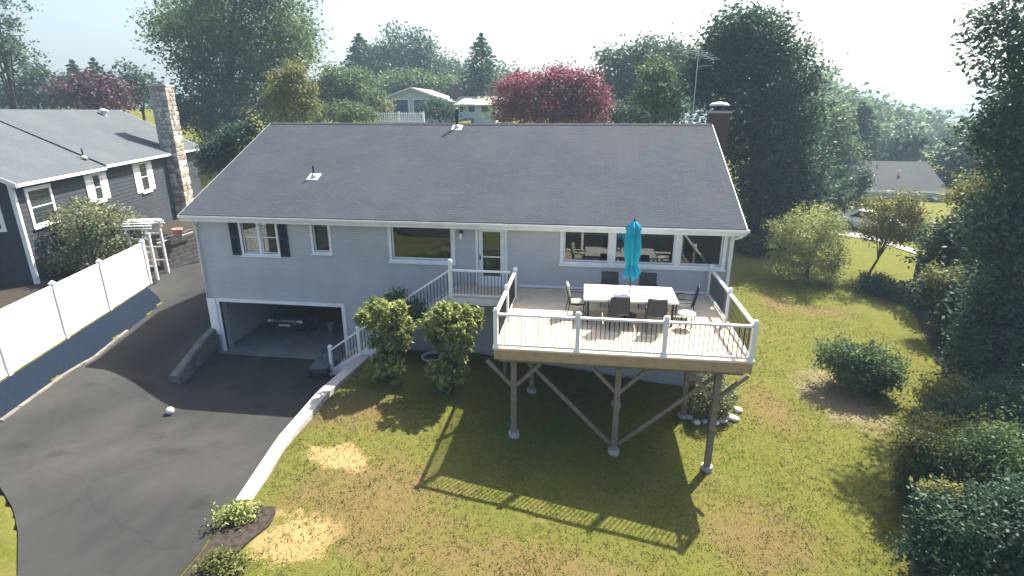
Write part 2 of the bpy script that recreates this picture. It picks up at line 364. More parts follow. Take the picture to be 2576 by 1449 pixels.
# ================================================================== THE SETTING
def axis(fine0, fine1, step, far):
    a = list(np.arange(fine0, fine1 + 1e-6, step)); lo = [fine0]; hi = [fine1]; s = step
    while lo[-1] > -far: s *= 1.22; lo.append(lo[-1] - s)
    s = step
    while hi[-1] < far: s *= 1.22; hi.append(hi[-1] + s)
    return lo[:0:-1] + a + hi[1:]
def drive_left(y):
    pts = [(0, kerb_x(0)), (-7, kerb_x(-7) - .05), (-8.2, -.9), (-9.0, .85), (-9.2, 1.2), (-9.78, 2.19), (-10.4, 3.0), (-11.4, 4.1), (-16, 5.2)]
    return float(np.interp(-y, [-p[0] for p in pts], [p[1] for p in pts]))
def drive_right(y):
    if y > -1.4: return 6.6
    if y > -8.85: return wall_x(y) - .17
    pts = [(-8.85, 6.66), (-9.3, 6.75), (-10.3, 6.95), (-11.5, 7.0), (-16, 7.0)]
    return float(np.interp(-y, [-p[0] for p in pts], [p[1] for p in pts]))
def under(x, y):      # the soil lies lower beneath the paving
    if -15 < y < -.2: a, b_ = drive_left(y) + .35, drive_right(y) - (.1 if y > -8.8 else .4)
    elif -.2 <= y < 15: a, b_ = kerb_x(y) + .35, .3
    else: return 0
    return (.5 if -.9 < y < .7 and x < .3 else .3) if a < x < b_ else 0
GX = axis(-16, 36, .3, 600); GY = axis(-16, 30, .3, 600)
grid = []
for y in GY:
    grid.append([(x, y, H(x, y) - under(x, y) + .014 * math.sin(x * 2.3 + y * .7) * math.sin(y * 1.9 - x * .4)) for x in GX])
ground = sheet('ground', grid, M_lawn)

# driveway: main apron, then the side strip along the house
rows = []
for y in np.arange(-15.5, -.11, .2):
    a, b_ = drive_left(y), drive_right(y); rows.append([(lerp(a, b_, t / 44), y, H(lerp(a, b_, t / 44), y) + .035) for t in range(45)])
sheet('driveway', rows, M_asph)
rows = []
for y in list(np.arange(-.32, 16, .4)):
    a, b_ = kerb_x(y) - 1.9 * sst(2.2, 3.2, y), -.12; rows.append([(lerp(a, b_, t / 12), y, H(lerp(a, b_, t / 12), y) + .04) for t in range(13)])
sheet('side_path', rows, M_asph)
# the street that the driveway comes from, behind the viewpoint
rows = [[(x, y, H(x, y) + .05) for x in np.arange(-60, 91, 3.)] for y in (-27, -25, -23, -21, -19, -17.2)]
sheet('street', rows, M_asph)
# gravel bank between the kerb and the fence
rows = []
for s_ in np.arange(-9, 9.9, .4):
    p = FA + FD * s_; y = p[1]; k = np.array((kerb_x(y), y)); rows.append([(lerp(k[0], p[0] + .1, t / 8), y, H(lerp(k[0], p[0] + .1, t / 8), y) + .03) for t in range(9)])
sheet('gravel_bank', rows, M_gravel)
# kerb stones along the driveway
kerb = empty('kerb', (KA[0], KA[1], H(KA[0], KA[1]))); kerb['kind'] = 'structure'
L = np.linalg.norm(KB - KA); nk = 9
for i in range(nk):
    a = KA + KD * (L * i / nk + .01); b_ = KA + KD * (L * (i + 1) / nk - .01)
    o = Vector(kerb.location)
    MB().bar(Vector((a[0], a[1], H(*a) + .03)) - o, Vector((b_[0], b_[1], H(*b_) + .03)) - o, .12, .12).build('kerb_stone', mat('weathered_kerb', (.20, .185, .165), .95, (.13, .12, .11), 5, .4, 30), kerb, bevel=.012)
# mulch bed at the wall's end
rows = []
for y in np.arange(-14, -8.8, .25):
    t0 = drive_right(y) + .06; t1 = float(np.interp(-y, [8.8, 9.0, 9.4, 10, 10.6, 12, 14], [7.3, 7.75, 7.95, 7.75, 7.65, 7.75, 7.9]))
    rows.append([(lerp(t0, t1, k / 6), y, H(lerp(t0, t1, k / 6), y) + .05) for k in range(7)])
sheet('planting_bed', rows, M_soil_shade)
# dark sheet standing in for the shade under the right-hand border
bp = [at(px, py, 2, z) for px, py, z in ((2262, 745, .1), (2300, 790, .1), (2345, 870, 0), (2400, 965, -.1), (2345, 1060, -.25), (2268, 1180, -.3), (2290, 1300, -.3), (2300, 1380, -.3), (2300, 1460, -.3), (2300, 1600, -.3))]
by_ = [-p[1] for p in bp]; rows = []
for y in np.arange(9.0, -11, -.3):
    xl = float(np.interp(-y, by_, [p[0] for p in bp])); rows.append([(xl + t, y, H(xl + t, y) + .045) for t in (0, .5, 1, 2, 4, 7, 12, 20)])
sheet('border_shade', rows, M_soil_shade)
# shade between the fence and the neighbour house, painted as a dark sheet
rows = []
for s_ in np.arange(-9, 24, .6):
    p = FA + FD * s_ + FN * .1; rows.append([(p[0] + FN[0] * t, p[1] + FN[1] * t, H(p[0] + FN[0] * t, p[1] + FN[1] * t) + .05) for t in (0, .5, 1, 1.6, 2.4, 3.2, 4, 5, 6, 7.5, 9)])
sheet('fence_shade', rows, M_soil_shade)
# neighbour's concrete walk on the far right
p = [at(2090, 597, 2, .6), at(2200, 607, 2, .6), at(2320, 640, 2, .6)]
rows = []
for i in range(13):
    t = i / 12 * 2; k = min(1, int(t)); a = p[k] + (p[k + 1] - p[k]) * (t - k); rows.append([(a[0] + d * .25, a[1] + d * 1.0, H(a[0] + d * .25, a[1] + d) + .06) for d in (0, .5, 1, 1.6)])
sheet('concrete_walk', rows, mat('walk_concrete', (.5, .49, .46), .9, (.42, .41, .38), 2))

# ================================================================== MAIN HOUSE
house = empty('ranch_house', (0, 0, 0))
tag(house, 'long grey ranch house with dark shingle roof and open garage below', 'house')
WX0, WX1, WD, WZ0, WZ1 = 0., 18.85, 12.4, -.5, 5.36
holes = dict(garage=(.45, 5.33, -.02, 2.09), pair=(1.80, 3.13, 4.02, 5.22), narrow=(4.53, 5.12, 4.17, 5.22), picture=(7.42, 9.58, 4.0, 5.24), door=(10.50, 11.42, 3.16, 5.22), bank=(13.42, 18.55, 4.13, 5.22))
def wall_with_holes(x0, x1, z0, z1, hs, y0, y1):
    xs = sorted({x0, x1, *[h[0] for h in hs], *[h[1] for h in hs]}); zs = sorted({z0, z1, *[h[2] for h in hs], *[h[3] for h in hs]})
    inside = lambda x, z: any(h[0] < x < h[1] and h[2] < z < h[3] for h in hs)
    vid = {}; vs = []; fs = []
    def V(x, y, z):
        k = (round(x, 4), round(y, 4), round(z, 4))
        if k not in vid: vid[k] = len(vs); vs.append(k)
        return vid[k]
    nx, nz = len(xs) - 1, len(zs) - 1
    solid = lambda i, j: 0 <= i < nx and 0 <= j < nz and not inside((xs[i] + xs[i + 1]) / 2, (zs[j] + zs[j + 1]) / 2)
    for i in range(nx):
        for j in range(nz):
            if not solid(i, j): continue
            a, b_, c, d = xs[i], xs[i + 1], zs[j], zs[j + 1]
            fs.append((V(a, y0, c), V(b_, y0, c), V(b_, y0, d), V(a, y0, d))); fs.append((V(a, y1, d), V(b_, y1, d), V(b_, y1, c), V(a, y1, c)))
            if not solid(i - 1, j): fs.append((V(a, y0, d), V(a, y1, d), V(a, y1, c), V(a, y0, c)))
            if not solid(i + 1, j): fs.append((V(b_, y0, c), V(b_, y1, c), V(b_, y1, d), V(b_, y0, d)))
            if not solid(i, j - 1): fs.append((V(a, y0, c), V(a, y1, c), V(b_, y1, c), V(b_, y0, c)))
            if not solid(i, j + 1): fs.append((V(a, y0, d), V(b_, y0, d), V(b_, y1, d), V(a, y1, d)))
    return MB().add(vs, fs)
wall_with_holes(WX0, WX1, WZ0, WZ1, list(holes.values()), 0, .2).build('front_wall', M_sid, house)
RZ, EZ, RY, EY = 8.45, 5.48, 6.2, -.5
slope = (RZ - EZ) / (RY - EY)
def gable(x0, x1):
    z_at = lambda y: EZ - .16 + slope * (y - EY)
    return MB().prism([(.205, WZ0), (WD, WZ0), (WD, z_at(0)), (RY, z_at(RY) - .02), (.205, z_at(.2))], 0, x0, x1)
gable(0, .2).build('side_wall', M_sid, house); gable(WX1 - .2, WX1).build('side_wall', M_sid, house)
MB().box(.205, WX1 - .205, WD - .2, WD, WZ0, WZ1).build('back_wall', M_sid, house)
RX0, RX1 = -.16, 19.08
roof = roof_slab('roof', [(RX0, EY, EZ), (RX1, EY, EZ), (RX1, RY, RZ), (RX0, RY, RZ)], .12, M_roof, house)
roof_slab('rear_slope', [(RX1, 2 * RY - EY, EZ), (RX0, 2 * RY - EY, EZ), (RX0, RY + .003, RZ - .003), (RX1, RY + .003, RZ - .003)], .12, M_roof, roof)
for i in range(62):
    x = RX0 + .02 + i * .3102
    MB().prism([(RY - .16, RZ - .052), (RY, RZ + .022), (RY + .16, RZ - .052), (RY, RZ + .006)], 0, x, x + .30).build('ridge_cap', M_roof, roof)
# rake boards and fascia, gutter, soffit
for x in (RX0 - .025, RX1 - .0):
    MB().hexa([(x, EY, EZ - .2), (x + .025, EY, EZ - .2), (x + .025, RY, RZ - .2), (x, RY, RZ - .2), (x, EY, EZ - .01), (x + .025, EY, EZ - .01), (x + .025, RY, RZ - .01), (x, RY, RZ - .01)]).build('rake_board', M_white, house)
MB().box(RX0 + .01, RX1 - .01, EY + .02, EY + .045, EZ - .24, EZ - .13).build('fascia', M_white, house)
MB().box(RX0 + .02, RX1 - .02, EY + .05, 0 - .003, EZ - .235, EZ - .215).build('soffit', M_white, house)
g = MB().prism([(EY - .105, EZ - .02), (EY - .095, EZ - .095), (EY - .07, EZ - .12), (EY + .017, EZ - .12), (EY + .017, EZ - .105), (EY - .06, EZ - .105), (EY - .083, EZ - .085), (EY - .09, EZ - .02)], 0, RX0, RX1 + .05)
gut = g.build('gutter', M_white, house)
MB().box(RX1 + .05, RX1 + .06, EY - .11, EY + .017, EZ - .125, EZ - .015).build('end_cap', M_white, gut)
MB().path([(18.95, EY - .03, EZ - .12), (18.95, EY - .03, EZ - .24), (18.78, -.12, EZ - .42), (18.78, -.06, EZ - .55), (18.78, -.06, 1.2), (18.78, -.06, .15)], .042, 8).build('downspout', M_white, house, smooth=True)
MB().path([(.05, EY - .03, EZ - .12), (.05, -.12, EZ - .35), (.05, -.06, EZ - .5), (.05, -.06, 2.2)], .036, 8).build('downspout', M_white, house, smooth=True)
# corner boards, frieze and foundation
MB().box(-.02, .10, -.022, -.002, .95, EZ - .24).build('corner_board', M_white, house)
MB().box(WX1 - .10, WX1 + .02, -.022, -.002, 0, EZ - .24).build('corner_board', M_white, house)
MB().box(.0, .34, -.09, -.025, .75, 2.22).build('downspout_cover', M_white, house, bevel=.01)
MB().box(11.9, 18.3, -.03, -.003, 3.16, 3.24).build('ledger_trim', M_white, house)
def trim(name, x0, x1, z0, z1, w=.085, y=-.03, sill=True, parent=house, label=None, dep=.09):
    mb = MB().box(x0 - w, x0, y, .06, z0 - w, z1 + w).box(x1, x1 + w, y, .06, z0 - w, z1 + w).box(x0, x1, y, .06, z1, z1 + w).box(x0, x1, y, .06, z0 - w, z0)
    o = mb.build(name, M_white, parent)
    if sill: MB().box(x0 - w - .03, x1 + w + .03, y - .05, y - .003, z0 - w - .035, z0 - w + .01).build('sill', M_white, o)
    if label: o['label'] = label
    return o
def sash(parent, x0, x1, z0, z1, mid=None, muntin=0, y=.07, w=.045):
    mb = MB().box(x0, x0 + w, y - .03, y + .03, z0, z1).box(x1 - w, x1, y - .03, y + .03, z0, z1).box(x0 + w, x1 - w, y - .03, y + .03, z0, z0 + w).box(x0 + w, x1 - w, y - .03, y + .03, z1 - w, z1)
    if mid: mb.box(x0 + w, x1 - w, y - .03, y + .03, mid - .02, mid + .02)
    mb.build('sash', M_white, parent)
    zs = [z0 + w, z1 - w] if not mid else [z0 + w, mid - .02, z1 - w]
    if not mid: MB().box(x0 + w, x1 - w, y - .006, y + .006, z0 + w, z1 - w).build('pane', M_glass, parent)
    else:
        MB().box(x0 + w, x1 - w, y + .004, y + .014, z0 + w, mid - .02).build('pane', M_glass, parent)
        MB().box(x0 + w, x1 - w, y - .014, y - .004, mid + .02, z1 - w).build('pane', M_glass, parent)
h = holes['pair']; wn = trim('window', *h)
xm = (h[0] + h[1]) / 2
MB().box(xm - .05, xm + .05, -.027, .06, h[2], h[3]).build('mullion', M_white, wn)
for a, b_ in ((h[0], xm - .05), (xm + .05, h[1])):
    sash(wn, a, b_, h[2], h[3], mid=(h[2] + h[3]) / 2)
def curtain(parent, x0, x1, z0, z1, y, m=M_curt, fold=.09):
    nseg = max(6, int((x1 - x0) / .03)); vs = []; fs = []
    for i in range(nseg + 1):
        x = lerp(x0, x1, i / nseg); yy = y + .025 * math.sin(i * .03 / fold * 6.28 * 1.0) + .008 * math.sin(i * 1.7)
        vs += [(x, yy, z0), (x, yy, z1)]
    fs = [(2 * i, 2 * i + 2, 2 * i + 3, 2 * i + 1) for i in range(nseg)]
    MB().add(vs, fs).build('curtain', m, parent, smooth=True)
curtain(wn, h[0] + .02, xm - .07, h[2] + .02, h[3] + .05, .32); curtain(wn, xm + .07, h[1] - .28, h[2], h[3] + .05, .34)
for x0 in (h[0] - .085 - .36, h[1] + .085 + .02):
    mb = MB().box(x0, x0 + .05, -.045, -.004, h[2] - .08, h[3] + .06).box(x0 + .29, x0 + .34, -.045, -.004, h[2] - .08, h[3] + .06)
    for z in (h[2] - .08, (h[2] + h[3]) / 2 - .04, h[3] + .0): mb.box(x0 + .05, x0 + .29, -.045, -.004, z, z + .06)
    sh = mb.build('shutter', M_shut, house)
    for half in ((h[2] - .02, (h[2] + h[3]) / 2 - .04), ((h[2] + h[3]) / 2 + .02, h[3])):
        nl = 12
        for k in range(nl):
            z = lerp(half[0], half[1], (k + .5) / nl)
            MB().hexa([(x0 + .05, -.038, z - .026), (x0 + .29, -.038, z - .026), (x0 + .29, -.010, z + .012), (x0 + .05, -.010, z + .012), (x0 + .05, -.034, z - .020), (x0 + .29, -.034, z - .020), (x0 + .29, -.006, z + .018), (x0 + .05, -.006, z + .018)]).build('louver', M_shut, sh)
h = holes['narrow']; wn = trim('window', *h); sash(wn, *h); curtain(wn, h[0] + .05, h[1] - .05, h[2], h[3], .30)
h = holes['picture']; wn = trim('window', *h, w=.11, label='wide picture window left of the entry door'); sash(wn, *h, w=.06)
MB().box(h[0] + .04, h[1] - .04, .30, .34, 4.0, 4.45).build('window_seat_back', mat('tan_upholstery', (.20, .16, .13), .9, (.16, .13, .11), 4), wn)
h = holes['bank']; wn = trim('window', *h, w=.12, label='bank of three wide windows behind the deck')
cuts = [(h[0], 14.93), (15.10, 17.05), (17.22, h[1])]
for a, b_ in ((14.93, 15.10), (17.05, 17.22)): MB().box(a, b_, -.028, .06, h[2], h[3]).build('mullion', M_white, wn)
for i, (a, b_) in enumerate(cuts): sash(wn, a, b_, h[2], h[3], w=.05)
# what stands just inside that window
MB().box(13.5, 18.4, .38, .95, 4.02, 4.07).build('counter', mat('counter_top', (.42, .41, .38), .3), wn)
for (x0, x1, z0, z1, mm) in ((13.6, 13.85, 4.07, 4.32, M_room), (15.25, 15.65, 4.07, 4.5, M_black), (15.9, 16.25, 4.07, 4.42, M_steel), (16.35, 16.6, 4.07, 4.2, M_white), (14.2, 14.5, 4.07, 4.2, M_steel)):
    MB().box(x0, x1, .45, .75, z0, z1).build('counter_item', mm, wn, bevel=.03)
MB().box(13.45, 14.9, .16, .18, 5.02, 5.2).build('rolled_shade', M_curt, wn); MB().box(15.15, 17.0, .16, .18, 4.98, 5.2).build('rolled_shade', M_curt, wn)
MB().bar((17.3, .5, 5.2), (17.95, .5, 4.3), .05).build('lamp_arm', M_steel, wn)
# entry door
h = holes['door']; dr = MB().box(h[0] - .09, h[0], -.03, .1, 3.16, h[3] + .09).box(h[1], h[1] + .09, -.03, .1, 3.16, h[3] + .09).box(h[0], h[1], -.03, .1, h[3], h[3] + .09).box(h[0], h[1], -.04, .12, 3.145, 3.17).build('door', M_white, house)
a, b_ = h[0] + .012, h[1] - .012
MB().box(a, a + .14, .01, .05, 3.18, h[3] - .01).box(b_ - .14, b_, .01, .05, 3.18, h[3] - .01).box(a + .14, b_ - .14, .01, .05, h[3] - .16, h[3] - .01).box(a + .14, b_ - .14, .01, .05, 3.18, 3.5).box(a + .14, b_ - .14, .012, .048, 4.16, 4.21).build('storm_door_frame', M_white, dr)
for z0, z1 in ((3.5, 4.16), (4.21, h[3] - .16)): MB().box(a + .14, b_ - .14, .026, .034, z0, z1).build('pane', M_glass, dr)
MB().box(a + .03, a + .07, -.035, .008, 4.08, 4.24).build('handle', M_black, dr, bevel=.008)
MB().box(h[0], h[1], .15, .19, 3.17, h[3]).build('inner_door', mat('inner_door_paint', (.38, .36, .32), .6, (.33, .31, .28), 2), dr)
# wall lamp
lp = MB().box(9.88, 9.98, -.03, -.003, 4.92, 5.10).bar((9.93, -.03, 5.06), (9.93, -.14, 5.10), .02).lathe([(.075, 5.02), (.05, 5.10), (.015, 5.13)], (9.93, -.14), 10).build('wall_lamp', M_black, house)
MB().lathe([(.035, 4.80), (.06, 4.84), (.065, 5.015), (.06, 5.018)], (9.93, -.14), 10).build('lamp_glass', M_lens, lp, smooth=True)
# garage opening
h = holes['garage']
MB().box(h[0] - .14, h[0], -.035, .12, .0, h[3] + .13).box(h[1], h[1] + .14, -.035, .12, .0, h[3] + .13).box(h[0], h[1], -.035, .12, h[3], h[3] + .13).build('garage_door_frame', M_white, house)
for x_ in (h[0] + .02, h[1] - .10): MB().box(x_, x_ + .08, .22, .30, .05, 2.05).build('door_track', M_steel, house)
MB().box(.25, 6.9, -.25, 7.2, -.2, .045).build('garage_slab', M_garfloor, house)
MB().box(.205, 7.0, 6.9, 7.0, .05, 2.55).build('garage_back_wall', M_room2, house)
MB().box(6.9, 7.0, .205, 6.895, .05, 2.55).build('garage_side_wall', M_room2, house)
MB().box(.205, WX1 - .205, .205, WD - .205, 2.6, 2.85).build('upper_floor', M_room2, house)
MB().box(.205, WX1 - .205, 4.6, 4.7, 2.86, 6.6).build('inner_wall', M_room, house)
for x in (5.9, 10.0, 12.6): MB().box(x, x + .1, .205, 4.59, 2.86, 5.3).build('inner_wall', M_room, house)
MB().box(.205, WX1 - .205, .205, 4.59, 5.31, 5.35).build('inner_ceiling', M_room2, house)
sec = MB()
for k in range(4): sec.box(h[0] + .06, h[1] - .06, .45 + k * .56, .45 + k * .56 + .54, 2.24, 2.28)
sec.build('raised_garage_door', M_white, house)
# roof vents
def vent(px, py, tall, r, name_label):
    p = None
    for yy in np.arange(-.5, 6.2, .02):
        q = at(px, py, 1, yy)
        if q[2] <= EZ + slope * (yy - EY): p = q; break
    z = EZ + slope * (p[1] - EY); o = Vector((p[0], p[1], z))
    e = MB().tube(o + Vector((0, 0, -.05)), o + Vector((0, 0, tall)), r, r, 12).build('vent_pipe', M_dark, house, smooth=False)
    f = MB().hexa([o + Vector((-.22, -.22, -.22 * slope + .004)), o + Vector((.22, -.22, -.22 * slope + .004)), o + Vector((.22, .2, .2 * slope + .004)), o + Vector((-.22, .2, .2 * slope + .004)), o + Vector((-.22, -.22, -.22 * slope + .02)), o + Vector((.22, -.22, -.22 * slope + .02)), o + Vector((.22, .2, .2 * slope + .02)), o + Vector((-.22, .2, .2 * slope + .02))]).build('flashing', M_flash, e)
    MB().tube(o + Vector((0, -.0, -.03)), o + Vector((0, 0, .14)), .15, r + .012, 14).build('boot', M_flash, e, smooth=True)
vent(790, 446, .42, .035, ''); vent(1150, 322, .75, .06, '')
# brick chimney on the right gable
c0 = at(1760, 300, 1, 7.2); c1 = at(1806, 300, 1, 7.2)
CX0, CX1 = max(c0[0], RX1 + .03), max(c1[0], RX1 + .8)
topz = float(at(1780, 285, 1, 7.2)[2])
ch = MB().box(CX0, CX1, 6.8, 7.6, -.5, topz).build('chimney', M_brick, house)
MB().box(CX0 - .06, CX1 + .06, 6.74, 7.66, topz + .002, topz + .10).build('crown', M_conc, ch)
MB().tube(((CX0 + CX1) / 2, 7.2, topz + .1), ((CX0 + CX1) / 2, 7.2, topz + .30), .16, .16, 14).build('flue', M_black, ch)
MB().lathe([(.42, topz + .30), (.42, topz + .33), (.30, topz + .42), (.05, topz + .46)], ((CX0 + CX1) / 2, 7.2), 18).build('cap', M_flash, ch, smooth=True)
# wing wall at the garage's left
ww = MB(); pts = [(.02, -.02, 1.0), (.17, -1.0, .88), (.34, -2.0, .66), (.50, -2.95, .45)]
rings = []
for (x, y, z) in pts:
    rings.append([(x - .17, y, -.3), (x - .17, y, z - .05), (x - .12, y, z), (x + .10, y, z), (x + .15, y, z - .05), (x + .19, y, -.3)])
vs = [q for r in rings for q in r]; fs = []
for i in range(3):
    for k in range(6): fs.append((i * 6 + k, i * 6 + (k + 1) % 6, (i + 1) * 6 + (k + 1) % 6, (i + 1) * 6 + k))
fs += [(0, 1, 2, 3, 4, 5), (18, 19, 20, 21, 22, 23)]
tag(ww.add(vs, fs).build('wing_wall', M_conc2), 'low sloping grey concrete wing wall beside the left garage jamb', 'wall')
# retaining wall
rw = MB(); rings = []
cl = []
for i in range(25):
    y = lerp(-1.45, -8.9, i / 24); cl.append((wall_x(y), y))
for i, (x, y) in enumerate(cl):
    a = cl[max(i - 1, 0)]; b_ = cl[min(i + 1, 24)]; d = Vector((b_[0] - a[0], b_[1] - a[1])).normalized(); nn = Vector((-d.y, d.x)) * .175
    zt = .90 - .03 * i / 24
    rings.append([(x + nn.x, y + nn.y, -.4), (x + nn.x, y + nn.y, zt), (x - nn.x, y - nn.y, zt), (x - nn.x, y - nn.y, -.4)])
vs = [q for r in rings for q in r]; fs = []
for i in range(24):
    for k in range(4): fs.append((i * 4 + k, i * 4 + (k + 1) % 4, (i + 1) * 4 + (k + 1) % 4, (i + 1) * 4 + k))
fs += [(0, 1, 2, 3), (96, 97, 98, 99)]
tag(rw.add(vs, fs).build('retaining_wall', M_conc), 'pale concrete retaining wall between the driveway and the lawn', 'wall')

# ================================================================== DECK
def wb(mb, name, m, root, sub=None, smooth=False, bevel=0.):      # world-space verts, parented to a root Empty without rotation
    o = root.location; mb.v = [(p[0] - o.x, p[1] - o.y, p[2] - o.z) for p in mb.v]
    return mb.build(name, m, sub or root, smooth=smooth, bevel=bevel)
DX0, DX1, DY, DZ = 11.87, 18.30, -5.25, 3.14
deck = empty('raised_deck', (15.1, -4.85, H(15.1, -4.85))); tag(deck, 'raised wooden deck with white rails and dark balusters on tall posts', 'deck')
nb = 36
for i in range(nb):
    y0 = DY + .0 + i * (5.2 / nb)
    wb(MB().box(DX0, DX1, y0, y0 + 5.2 / nb - .007, DZ - .03, DZ), 'deck_board', M_deck, deck)
wb(MB().box(DX0 + .02, DX1 - .02, DY + .03, DY + .07, DZ - .30, DZ - .034), 'rim_joist', M_wood, deck)
for x in (DX0 + .02, DX1 - .06): wb(MB().box(x, x + .04, DY + .075, -.04, DZ - .30, DZ - .034), 'rim_joist', M_wood, deck)
for i in range(13):
    x = DX0 + .45 + i * .46; wb(MB().box(x, x + .04, DY + .075, -.04, DZ - .27, DZ - .036), 'joist', M_wood, deck)
BY = -4.82
wb(MB().box(DX0 + .1, DX1 - .1, BY - .07, BY + .07, DZ - .52, DZ - .305), 'beam', M_post, deck)
PX = [12.36, 15.12, 17.62]
for x in PX:
    zg = H(x, BY); p = wb(MB().box(x - .075, x + .075, BY - .075, BY + .075, zg + .14, DZ - .525), 'post', M_post, deck)
    wb(MB().tube((x, BY, zg - .3), (x, BY, zg + .135), .17, .15, 14), 'footing', M_conc, deck, p)
    for sx in (-1, 1):
        wb(MB().bar((x + sx * .07, BY, DZ - 1.22), (x + sx * .72, BY, DZ - .54), .09, .09), 'knee_brace', M_post, deck, p)
for x in (12.6, 15.3, 17.4):
    zg = H(x, -2.2); wb(MB().box(x - .07, x + .07, -2.27, -2.13, zg, DZ - .31), 'post', M_post, deck)
    wb(MB().tube((x, -2.2, zg - .3), (x, -2.2, zg + .12), .17, .15, 12), 'footing', M_conc, deck)
for x1, z1 in ((12.75, 2.55), (17.55, 2.45)):
    wb(MB().bar((15.12 + (.1 if x1 > 15 else -.1), BY + .10, H(15.12, BY) + .22), (x1, BY + .10, z1), .10, .05, (0, 1, 0)), 'diagonal_brace', M_post, deck)
RT = DZ + .93
def rail_post(x, y, z=DZ, top=1.02, root=deck, tex=M_vinyl):
    p = wb(MB().box(x - .055, x + .055, y - .055, y + .055, z + .004, z + top), 'rail_post', tex, root)
    wb(MB().hexa([(x - .075, y - .075, z + top + .002), (x + .075, y - .075, z + top + .002), (x + .075, y + .075, z + top + .002), (x - .075, y + .075, z + top + .002), (x - .04, y - .04, z + top + .06), (x + .04, y - .04, z + top + .06), (x + .04, y + .04, z + top + .06), (x - .04, y + .04, z + top + .06)]), 'post_cap', tex, root, p)
    wb(MB().box(x - .08, x + .08, y - .08, y + .08, z + .002, z + .05), 'post_skirt', tex, root, p)
def rail_run(a, b_, root=deck, sp=.115, z0=None, z1=None):
    a = Vector(a); b_ = Vector(b_); d = (b_ - a); L = d.length; u = d / L; a2 = a + u * .06; b2 = b_ - u * .06
    up = Vector((0, 0, 1))
    wb(MB().bar(a2 + up * .92, b2 + up * .92, .085, .055), 'top_rail', M_vinyl, root)
    wb(MB().bar(a2 + up * .09, b2 + up * .09, .055, .055), 'bottom_rail', M_vinyl, root)
    hl = Vector((d.x, d.y, 0)).length; n = int(hl / sp)
    for i in range(n):
        p = a2 + (b2 - a2) * ((i + .5) / n)
        wb(MB().box(p.x - .0085, p.x + .0085, p.y - .0085, p.y + .0085, p.z + .10, p.z + .90), 'baluster', M_dark, root)
fy = DY + .09
fx = [DX0 + .07, 14.02, 16.16, DX1 - .07]
for x in fx: rail_post(x, fy)
for i in range(3): rail_run((fx[i], fy, DZ), (fx[i + 1], fy, DZ))
rail_post(DX1 - .07, -2.65); rail_post(DX1 - .07, -.12)
rail_run((DX1 - .07, fy, DZ), (DX1 - .07, -2.65, DZ)); rail_run((DX1 - .07, -2.65, DZ), (DX1 - .07, -.12, DZ))
rail_post(DX0 + .07, -3.2); rail_post(DX0 + .07, -1.30)
rail_run((DX0 + .07, fy, DZ), (DX0 + .07, -3.2, DZ)); rail_run((DX0 + .07, -3.2, DZ), (DX0 + .07, -1.30, DZ))

# ================================================================== ENTRY STAIR
LY = -1.42; LX = 9.80
st = empty('entry_stair', (7.6, -.7, H(7.6, -.7))); tag(st, 'grey entry stair with white handrail climbing along the facade to the door', 'stairs')
for i in range(10):
    y0 = LY + i * .142; wb(MB().box(LX, DX0 - .01, y0, y0 + .135, DZ - .03, DZ), 'landing_board', M_deck, st)
wb(MB().box(LX, DX0 - .01, LY - .03, LY - .003, DZ - .22, DZ - .0), 'landing_fascia', M_white, st)
for x in (LX + .1, 11.6): wb(MB().box(x - .06, x + .06, LY + .05, LY + .17, H(x, LY), DZ - .04), 'landing_post', M_post, st)
NS = 15; x_bot = 5.45; run = (LX - x_bot) / NS; rise = (DZ - .03) / (NS + 1)
for i in range(NS):
    x = x_bot + i * run; z = .03 + (i + 1) * rise
    wb(MB().box(x - .02, x + run + .01, -1.32, -.06, z - .04, z), 'tread', M_deck, st)
for y in (-1.40, -.055):
    wb(MB().hexa([(x_bot - .1, y, 0), (x_bot + .3, y, 0), (LX, y, DZ - .45), (LX - .02, y, DZ - .45), (x_bot - .1, y + .05, 0), (x_bot + .3, y + .05, 0), (LX, y + .05, DZ - .45), (LX - .02, y + .05, DZ - .45)]), 'stringer_base', M_white, st)
    wb(MB().bar((x_bot - .05, y + .02, .10), (LX, y + .02, DZ - .12), .05, .26), 'stringer', M_white, st)
sl = (DZ - .03) / (LX - x_bot)
sx = [5.42, 6.52, 8.12]
zs = lambda x: .03 + (x - x_bot) * sl + .05
for x in sx: rail_post(x, LY + .03, zs(x), 1.06, st)
rail_post(LX + .03, LY + .06, DZ, 1.22, st)
pts = [(x, LY + .03, zs(x)) for x in sx] + [(LX + .03, LY + .06, DZ + .02)]
for i in range(3): rail_run(pts[i], pts[i + 1], st, .12)
rail_run((LX + .03, LY + .06, DZ), (DX0 - .02, LY + .06, DZ), st, .115)

# ================================================================== PATIO FURNITURE
TZ = DZ + .73; tx0, tx1, ty0, ty1 = 14.16, 16.76, -3.15, -1.66
tb = empty('patio_table', ((tx0 + tx1) / 2, (ty0 + ty1) / 2, DZ)); tag(tb, 'long white rectangular patio table on the deck', 'table')
M_top = mat('pale_table_top', (.72, .71, .68), .4, (.66, .65, .62), 2)
for i in range(3):
    a = lerp(tx0, tx1, i / 3) + .012; b_ = lerp(tx0, tx1, (i + 1) / 3) - .012
    wb(MB().box(a, b_, ty0 + .03, ty1 - .03, TZ - .025, TZ), 'top_panel', M_top, tb, bevel=.006)
wb(MB().box(tx0, tx1, ty0, ty0 + .028, TZ - .05, TZ + .003).box(tx0, tx1, ty1 - .028, ty1, TZ - .05, TZ + .003).box(tx0 - .02, tx0 + .01, ty0, ty1, TZ - .05, TZ + .002).box(tx1 - .01, tx1 + .02, ty0, ty1, TZ - .05, TZ + .002), 'top_rim', M_steel, tb)
